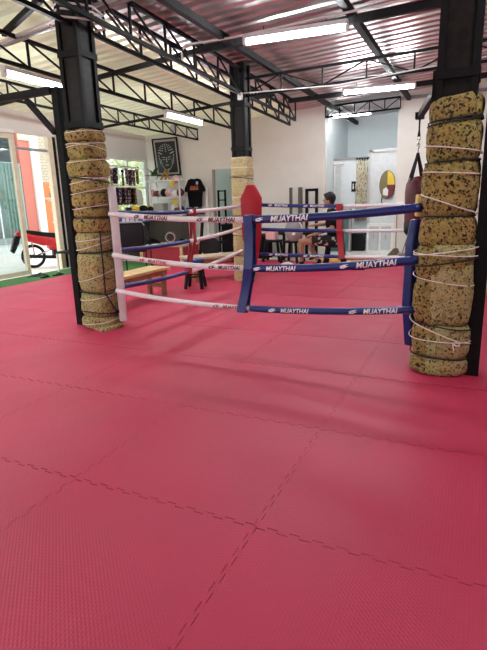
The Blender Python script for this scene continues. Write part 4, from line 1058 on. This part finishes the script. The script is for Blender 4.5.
# ------------------------------------------------------------------ training corner behind the ring
t = thing('stall_post', 'thin dark post standing left of the other post against the cream wall', 'post', (-3.25, 9.65, 0))
b = MB(); b.box((-.03, -.03, 0), (.03, .03, 1.60)); b.box((-.1, -.1, 0), (.1, .1, .02)); b.build('post', mat('bronze_steel', (.09, .075, .06), .5), t)
t = thing('stall_post', 'thicker dark post standing between the thin post and the black frame', 'post', (-3.02, 9.65, 0))
b = MB(); b.box((-.045, -.03, 0), (.045, .03, 1.60)); b.box((-.1, -.1, 0), (.1, .1, .02)); b.build('post', MATS['bronze_steel'], t)
t = thing('power_rack', 'narrow black upright rack against the cream wall behind the seated person', 'rack', (-2.72, 9.55, 0))
for x in (-.11, .12):
    b = MB(); b.box((x-.03, -.03, 0), (x+.03, .03, 1.56)); b.build('upright', STEEL, t)
b = MB(); b.box((-.14, -.03, 1.50), (.15, .03, 1.56)); b.build('cross_bar', STEEL, t)
b = MB(); b.cyl((-.11, -.02, 1.15), (.12, -.02, 1.15), .02, n=10); b.sph((0, -.03, 1.17), .045); b.build('pull_bar', STEEL, t)
def blk_stool(label, x, y, rz=0):
    t = thing('plastic_stool', label, 'stool', (x, y, 0), rz)
    k = MB(); k.box((-.17, -.17, .43), (.17, .17, .47), bev=.012); k.build('seat', BLACK, t, smooth=True)
    for sx in (-1, 1):
        for sy in (-1, 1): k = MB(); k.bar((sx*.13, sy*.13, .44), (sx*.19, sy*.19, .005), .05, .04); k.build('leg', BLACK, t)
    return t
blk_stool('black stool at left end of the row behind the red corner pad', -3.35, 8.75, .1)
blk_stool('black stool under the light grey bag', -2.85, 8.62, -.1)
blk_stool('black stool the person in black is sitting on', -1.70, 7.80, .1)
t = thing('weight_bench', 'low black padded weight bench behind the two black stools', 'weight bench', (-2.95, 9.3, 0))
b = MB(); b.box((-.45, -.14, .55), (.45, .14, .63), bev=.02); b.build('pad', BLACK, t, smooth=True)
for x in (-.35, .35): b = MB(); b.bar((x, 0, .55), (x, 0, .02), .05); b.box((x-.03, -.2, 0), (x+.03, .2, .04)); b.build('leg', STEEL, t)
b = MB(); b.box((-.12, -.09, 0), (.12, .09, .26), bev=.03); tag(b.build('gym_bag', PINK, smooth=True, loc=(-3.38, 8.74, .47)), 'small pinkish bag on the left black stool', 'bag')
t = thing('gym_bag', 'light grey rounded bag with white piping beside the person in black', 'bag', (-2.78, 8.5, .47))
b = MB(); b.sph((0, 0, .22), .26, sc=(.78, .6, .92), n=20); b.build('body', GREYF, t, smooth=True)
b = MB(); b.tube([(.02+.19*math.cos(a), -.08-.04*math.sin(a), .26+.20*math.sin(a)) for a in [PI*.65-i*PI*.1 for i in range(8)]], .009, 6); b.build('piping', WHITE, t, smooth=True)
b = MB(); b.box((.02, -.165, .14), (.08, -.15, .19)); b.build('patch', WHITE, t)
b = MB(); b.box((-.28, -.12, 0), (.35, .12, .035), bev=.005); tag(b.build('foam_mat', YEL, loc=(-2.22, 9.0, 0), rz=.1), 'yellow board lying on the floor behind the seated person', 'board')

# ------------------------------------------------------------------ seated person
def skin(verts, edges, root=0, sub=2):
    """closed limb volumes along the joints, tapering from radius to radius; join_remesh fuses them into one surface"""
    bm = bmesh.new()
    def rr(r): return (r[1], r[0], (r[0]+r[1])/2) if isinstance(r, tuple) else (r, r, r)
    for i, j in edges:
        A = Vector(verts[i][:3]); B = Vector(verts[j][:3]); ra = rr(verts[i][3]); rb = rr(verts[j][3])
        n = max(2, int((B-A).length/(min(ra[0], rb[0])*.35))+1)
        for k in range(n+1):
            t_ = k/n; c = A.lerp(B, t_); r = [ra[q]*(1-t_)+rb[q]*t_ for q in range(3)]
            kk = bmesh.ops.create_icosphere(bm, subdivisions=2, radius=1)
            bmesh.ops.transform(bm, matrix=Matrix.Translation(c) @ Matrix.Diagonal((r[0], r[1], r[2], 1)), verts=kk['verts'])
    me = bpy.data.meshes.new('tmp'); bm.to_mesh(me); bm.free(); return me
def join_remesh(meshes, name, m, parent, vox=.009, smooth=2):
    bm = bmesh.new()
    for me in meshes: bm.from_mesh(me)
    for f in bm.faces: f.material_index = 0
    me = bpy.data.meshes.new(name); bm.to_mesh(me); bm.free(); me.materials.clear(); me.materials.append(m)
    o = bpy.data.objects.new(name, me); COL.objects.link(o)
    if vox:
        r = o.modifiers.new('r', 'REMESH'); r.mode = 'VOXEL'; r.voxel_size = vox; r.use_smooth_shade = True
        s_ = o.modifiers.new('s', 'SMOOTH'); s_.iterations = smooth; s_.factor = .5
        dg = bpy.context.evaluated_depsgraph_get(); dg.update()
        r2 = bpy.data.meshes.new_from_object(o.evaluated_get(dg)); o.modifiers.clear(); o.data = r2
        if not r2.materials: r2.materials.append(m)
    for p in o.data.polygons: p.use_smooth = True; p.material_index = 0
    o.parent = parent; o.name = name
    return o
def sph_mesh(c, r, sc, rot=None):
    bm = bmesh.new(); k = bmesh.ops.create_uvsphere(bm, u_segments=24, v_segments=16, radius=r)
    M = Matrix.Translation(Vector(c)) @ (rot or Matrix.Identity(4)) @ Matrix.Diagonal((sc[0], sc[1], sc[2], 1))
    bmesh.ops.transform(bm, matrix=M, verts=bm.verts); me = bpy.data.meshes.new('s'); bm.to_mesh(me); bm.free(); return me
# local frame: person faces -x; origin on floor under hips
t = thing('person', 'seated person in black t-shirt and black patterned shorts, facing left, arms reaching to knee', 'person', (-1.70, 7.78, 0), .08)
V = [(0, 0, .56, (.15, .12)), (-.03, 0, .70, (.14, .11)), (-.06, 0, .88, (.15, .11)), (-.07, 0, 1.03, (.13, .10)), (-.085, 0, 1.12, .055), (-.10, 0, 1.20, .052)]
E_ = [(0, 1), (1, 2), (2, 3), (3, 4), (4, 5)]
def chain(start, pts):
    i0 = start
    for p in pts: V.append(p); E_.append((i0, len(V)-1)); i0 = len(V)-1
    return i0
# legs
foot = {}
for s_, kx, kz, fx in ((-1, -.62, .54, -.61), (1, -.50, .52, -.34)):
    chain(0, [(-.06, s_*.10, .545, .088), (-.28, s_*.15, .555, .080), (kx, s_*.17, kz, .060), (kx+.0, s_*.17, kz-.14, .054), ((kx+fx)/2, s_*.17, .24, .045), (fx, s_*.17, .10, .035), (fx-.03, s_*.17, .045, .035), (fx-.13, s_*.17, .035, .034), (fx-.19, s_*.175, .028, .024)])
hand = {}
for s_, el, wr in ((-1, (.0, -.27, .80), (-.42, -.19, .665)), (1, (-.18, .27, .86), (-.44, .16, .84))):
    sh = (-.07, s_*.19, 1.05)
    k = chain(3, [(sh[0], sh[1], sh[2], .062), ((sh[0]+el[0])/2, (sh[1]+el[1])/2, (sh[2]+el[2])/2, .048), (el[0], el[1], el[2], .040), ((el[0]*.5+wr[0]*.5), (el[1]+wr[1])/2, (el[2]+wr[2])/2, .038), (wr[0], wr[1], wr[2], .027)])
    d = (Vector(wr)-Vector(el)).normalized(); up = Vector((0, 0, 1)); sd = d.cross(up).normalized()
    pc = Vector(wr)+d*.05; k = chain(k, [tuple(pc)+((.036, .020),)])
    for fi, (off, ln) in enumerate(((-.030, .065), (-.010, .075), (.010, .070), (.030, .055))):
        b0 = pc+sd*off+d*.03; b1 = b0+d*ln*.5-Vector((0, 0, .008)); b2 = b1+d*ln*.35-Vector((0, 0, .03))
        chain(k, [tuple(b0)+(.0105,), tuple(b1)+(.0095,), tuple(b2)+(.008,)])
    th0 = pc-sd*s_*.03-d*.02; chain(k, [tuple(th0)+(.012,), tuple(th0-sd*s_*.02+d*.03-Vector((0, 0, .015)))+(.010,)])
body = skin(V, E_)
HC = Vector((-.125, 0, 1.315))
head = [sph_mesh(HC, .1, (.98, .78, 1.18)), sph_mesh(HC+Vector((-.045, 0, -.06)), .06, (.85, .85, .9)), sph_mesh(HC+Vector((-.105, 0, -.012)), .018, (1.1, .7, 1.4)),
        sph_mesh(HC+Vector((-.095, 0, -.062)), .018, (.6, 1.5, .5)), sph_mesh(HC+Vector((.01, -.078, -.015)), .026, (.7, .35, 1.2)), sph_mesh(HC+Vector((.01, .078, -.015)), .026, (.7, .35, 1.2))]
join_remesh([body]+head, 'body', SKIN, t)
hb = [sph_mesh(HC+Vector((.022, 0, .030)), .108, (1.0, .86, 1.10)), sph_mesh(HC+Vector((-.045, 0, .085)), .06, (1.0, 1.15, .7)), sph_mesh(HC+Vector((.05, 0, -.03)), .075, (.8, .9, 1.0))]
o = join_remesh(hb, 'hair', HAIR, t, .012, 1); o['label'] = 'short thick black hair'
for s_ in (-1, 1):
    k = MB(); k.sph(HC+Vector((-.086, s_*.034, .008)), .011, WHITE, n=10); k.sph(HC+Vector((-.094, s_*.035, .008)), .006, HAIR, n=8); k.build('eye', None, t, smooth=True)
SV = [(0, 0, .60, (.165, .135)), (-.03, 0, .72, (.155, .125)), (-.06, 0, .88, (.165, .13)), (-.07, 0, 1.03, (.145, .115)), (-.08, 0, 1.10, .075)]
SE = [(0, 1), (1, 2), (2, 3), (3, 4)]
for s_, el in ((-1, (.02, -.27, .80)), (1, (-.18, .27, .86))):
    sh = (-.07, s_*.19, 1.05); md_ = tuple(sh[i]*.35+el[i]*.65 for i in range(3))
    SV += [sh+(.078,), md_+(.068,)]; SE += [(3, len(SV)-2), (len(SV)-2, len(SV)-1)]
join_remesh([skin(SV, SE)], 'tshirt', BLACKF, t, .012, 1)
PV = [(0, 0, .57, (.17, .15)), (-.06, -.10, .55, .112), (-.34, -.155, .56, .102), (-.06, .10, .55, .112), (-.28, .155, .555, .102)]
PE = [(0, 1), (1, 2), (0, 3), (3, 4)]
o = join_remesh([skin(PV, PE)], 'shorts', foam_mat('black_white_shorts', (.012, .012, .014), (.014, .014, .016), (.014, .014, .016), (.6, .55, .5), 22, .30, .20), t, .012, 1)
for s_, fx in ((-1, -.61), (1, -.34)):
    me = skin([(fx, s_*.17, .14, .045), (fx-.01, s_*.17, .06, .046), (fx-.13, s_*.17, .043, .043), (fx-.20, s_*.175, .035, .030)], [(0, 1), (1, 2), (2, 3)])
    join_remesh([me], 'shoe', BLACKF, t, .010, 1)
b = MB(); b.prism([(-.14, 0), (.12, 0), (.12, .05), (.0, .10), (-.12, .07), (-.14, .03)], .09, bev=.02); tag(b.build('training_shoe', WHITE, smooth=True, loc=(-2.72, 7.95, 0), rz=.1), 'white shoe on the mat in front of the seated person', 'shoe')
b = MB(); b.prism([(-.13, 0), (.13, 0), (.13, .03), (.0, .06), (-.12, .07)], .09, bev=.015); tag(b.build('training_shoe', BLACKF, smooth=True, loc=(-1.26, 7.8, 0), rz=.3), 'black shoe lying alone on the mat below the rear ropes', 'shoe')

# ------------------------------------------------------------------ recess: doors, sign, curtain, mirror, sink
b = MB(); b.box((-2.5, 10.62, 0), (-1.62, 10.68, 2.22)); b.box((-2.5, 10.60, 2.20), (-1.60, 10.70, 2.25), GALV); struct('wall_partition', b, COOL)
b = MB(); b.box((-2.49, 10.58, 0), (-2.45, 10.62, 2.12)); b.box((-2.31, 10.58, 0), (-2.27, 10.62, 2.12)); b.box((-2.49, 10.58, 2.08), (-2.27, 10.62, 2.13)); o = struct('door_4', b, ALW)
k = MB(); k.box((-2.45, 10.605, 0.02), (-2.31, 10.62, 2.08)); k.build('panel', mat('frosted_panel', (.62, .68, .68), .4), o)
b = MB(); b.box((-2.49, 10.06, .1), (-1.94, 10.12, 1.06)); b.box((-2.49, 10.04, 1.05), (-1.92, 10.14, 1.09), GALV); b.box((-1.97, 10.04, .1), (-1.92, 10.14, 1.09), GALV)
tag(b.build('low_partition', TEALD), 'low dark teal panel at the mouth of the recess behind the seated person', 'panel')
t = thing('toilet_sign', 'small black restroom sign with white figures on the pale wall', 'sign', (-1.985, 10.615, 1.47))
b = MB(); b.box((-.075, -.01, 0), (.075, .0, .24), bev=.003); b.build('plate', BLACK, t)
b = MB(); b.cyl((-.03, -.013, .17), (-.03, -.01, .17), .016, n=12); b.box((-.045, -.013, .06), (-.015, -.01, .145)); b.cyl((.032, -.013, .17), (.032, -.01, .17), .016, n=12)
b.prism([(.012, .09), (.052, .09), (.038, .148), (.026, .148)], .003, M=Matrix.Translation((0, -.0115, 0))); b.box((.024, -.013, .055), (.04, -.01, .09)); b.build('figures', WHITE, t)
t = thing('door_curtain', 'tall beige patterned curtain hanging beside the restroom sign', 'curtain', (-1.795, 10.50, .80))
b = MB(); n = 40; rows = []
for j in (0, .35, .7, 1.05, 1.38):
    rows.append([b.bm.verts.new((-.14+.28*i/n, .03*math.sin(i*.9+j), j)) for i in range(n+1)])
for A, B in zip(rows, rows[1:]):
    for i in range(n): b.bm.faces.new((A[i], A[i+1], B[i+1], B[i]))
o = b.build('cloth', CURT, t, smooth=True); o.modifiers.new('s', 'SOLIDIFY').thickness = .006
b = MB(); b.cyl((-.15, 0, 1.41), (.15, 0, 1.41), .012, n=8)
b.build('rod', STEEL2, t)
for i in range(5): k = MB(); k.cyl((-.12+.06*i, 0, 1.36), (-.12+.06*i, 0, 1.43), .014, n=8); k.build('curtain_ring', STEEL2, t)
b = MB(); b.box((-1.64, 10.56, 0), (-1.58, 10.68, 2.40)); b.box((-1.01, 10.56, 0), (-.95, 10.68, 2.40)); b.box((-1.64, 10.56, 2.34), (-.95, 10.68, 2.40)); o = struct('door_5', b, WHITE)
k = MB(); k.box((-1.58, 10.60, .0), (-1.01, 10.66, 2.34)); k.build('leaf', mat('door_leaf_white', (.76, .80, .80), .5), o)
t = thing('black_bin', 'black rectangular bin standing in the pale recess below the curtain', 'bin', (-1.80, 10.36, .1))
b = MB(); b.box((-.15, -.10, 0), (.15, .10, .38), bev=.01); b.box((-.16, -.11, .36), (.16, .11, .41), bev=.01); b.build('body', BLACK, t)
# steps
b = MB(); b.box((-2.50, 9.22, 0), (-.2, 9.84, .10)); b.box((-2.5, 9.84, 0), (-.94, 12.0, .10))
struct('floor_step', b, ALW)
t = thing('wash_cabinet', 'white and grey glass fronted cabinet standing right in the recess', 'cabinet', (-1.26, 10.2, .1))
b = MB(); b.box((-.30, -.10, 0), (.29, .12, .64)); b.build('carcass', ALW, t)
for x0 in (-.25, .02):
    b = MB(); b.box((x0, -.115, .05), (x0+.22, -.10, .58)); o = b.build('door', mat('cabinet_glass_%d' % (x0 > 0), (.55, .60, .60), .2), t)
    b = MB(); b.cyl((x0+.11, -.125, .30), (x0+.11, -.125, .40), .006, n=8); b.build('handle', CHROME, o)
t = thing('round_mirror', 'oval mirror with painted reflection of yellow and dark shapes, hung on the white door panel', 'mirror', (-1.21, 10.53, 1.60))
b = MB()  # olive, yellow, maroon and white areas paint the reflection onto the mirror face
n = 32; M_ = Matrix.Identity(4)
b.prism([(.178*math.cos(a*2*PI/n), .32*math.sin(a*2*PI/n)) for a in range(n)], .02); b.build('rim', BLACK, t)
b = MB(); b.prism([(.168*math.cos(a*2*PI/n), .31*math.sin(a*2*PI/n)) for a in range(8, 25)], .006, M=Matrix.Translation((0, -.012, 0))); b.build('olive_area', mat('olive_reflection', (.22, .18, .07), .4), t)
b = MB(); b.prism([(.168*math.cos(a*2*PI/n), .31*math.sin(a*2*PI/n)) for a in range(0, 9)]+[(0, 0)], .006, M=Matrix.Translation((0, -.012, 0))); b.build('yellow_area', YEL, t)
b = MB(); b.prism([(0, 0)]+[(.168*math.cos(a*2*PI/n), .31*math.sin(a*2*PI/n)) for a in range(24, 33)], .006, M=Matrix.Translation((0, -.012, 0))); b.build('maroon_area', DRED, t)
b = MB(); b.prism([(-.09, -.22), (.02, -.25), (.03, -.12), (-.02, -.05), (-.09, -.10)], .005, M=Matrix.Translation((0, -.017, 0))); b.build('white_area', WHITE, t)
b = MB(); b.tube([(-.10, 0, -.24), (-.12, 0, -.35), (-.10, 0, -.42)], .012, 6); b.build('hook', BLACK, t)
b = MB(); b.box((-.12, -.05, 0), (.12, .05, .10), bev=.02); tag(b.build('soap_box', mat('cream_plastic', (.7, .66, .55), .5), smooth=True, loc=(-.78, 9.84, 1.12)), 'small cream box on the wall right of the oval mirror', 'box')
# broom, dustpan, planks, bag
t = thing('broom', 'brown brush broom leaning upright behind the rear ropes', 'broom', (-.80, 9.42, .1))
b = MB(); b.cyl((0, 0, .14), (-.06, .34, .98), .012, n=8); b.build('handle', BROWN, t)
b = MB(); b.prism([(-.04, .16), (.04, .16), (.10, .02), (-.18, .0)], .06, bev=.008); b.build('bristles', mat('straw', (.16, .11, .07), .9), t)
t = thing('mop', 'mop with slanted thin handle beside the brown broom', 'mop', (-.66, 9.36, .1))
b = MB(); b.cyl((0, 0, .05), (.22, .36, 1.0), .011, n=8); b.build('handle', BROWN, t)
b = MB(); b.sph((0, 0, .04), .08, sc=(1.2, .7, .5)); b.build('mop_head', GREYF, t, smooth=True)
for i, (lab, x, y, rz, L, m) in enumerate((('pale plank lying nearest along the low step', -1.55, 9.02, .02, .9, PINE), ('reddish brown plank lying on the low step', -1.45, 9.12, .10, 1.0, BROWN), ('beige plank at the right end of the low step', -.80, 9.06, -.06, .7, TANW))):
    z = 0.0
    b = MB(); b.box((-L/2, -.045, 0), (L/2, .045, .035), bev=.004); tag(b.build('wooden_plank', m, loc=(x, y-.02*i-.02, z+.036*i), rz=rz), lab, 'plank')
t = thing('duffel_bag', 'black duffel bag standing on the step beside the front right column', 'bag', (-.10, 9.45, .10))
b = MB(); b.prism([(-.42, .0), (.42, .0), (.42, .34), (.1, .36), (-.28, .26), (-.42, .10)], .26, bev=.05); b.build('body', BLACKF, t, smooth=True)
b = MB(); b.tube([(-.2, -.06, .28), (-.1, -.08, .42), (.1, -.08, .44), (.2, -.06, .34)], .012, 6); b.build('handle', BLACK, t, smooth=True)

# ------------------------------------------------------------------ heavy bag
t = thing('punching_bag', 'dark red punching bag with black straps hanging behind the front right column', 'punching bag', (.17, 3.75, .96))
b = MB(); b.lathe([(.0, 0), (.07, .0), (.095, .03), (.10, .10), (.115, .30), (.12, .42), (.115, .50), (.09, .56), (.0, .58)], None, 28, Matrix.Rotation(math.radians(2), 4, 'Y')); b.build('cushion', mat('maroon_leather', (.10, .014, .018), .4), t, smooth=True)
b = MB(); b.lathe([(.0, -.004), (.075, -.004), (.099, .03), (.103, .12), (.0, .12)], None, 28); b.build('base_panel', BLACK, t, smooth=True)
for i in range(4):
    a = PI/4+i*PI/2+.3; k = MB(); k.bar((.10*math.cos(a), .10*math.sin(a), .50), (-.0, 0, .80), .03, .006); k.build('strap', BLACK, t)
for i in range(4):
    k = MB(); c = Vector((0, 0, .83+i*.035)); rx = Vector((1, 0, 0)) if i % 2 else Vector((0, 1, 0))
    k.tube([c+rx*.014*math.cos(q*PI/5)+Vector((0, 0, .024*math.sin(q*PI/5))) for q in range(10)], .0045, 6, closed=True); k.build('chain_link', CHROME, t, smooth=True)
b = MB(); b.cyl((0, 0, .95), (0, 0, 1.04), .016, .005, n=8); b.box((-.006, -.02, 1.0), (.006, .02, 1.12)); b.build('hook_strap', BLACK, t)
t = thing('bag_bracket', 'black steel arm on the front right column holding the punching bag', 'bracket', (.41, 2.53, 2.05))
b = MB(); b.bar((0, 0, .05), (-.24, 1.22, .05), .05, .05); b.box((-.28, 1.17, .02), (-.20, 1.25, .08)); b.build('arm', STEEL, t)
b = MB(); b.box((-.03, -.02, -.10), (.06, .03, .18)); b.build('plate', STEEL, t)
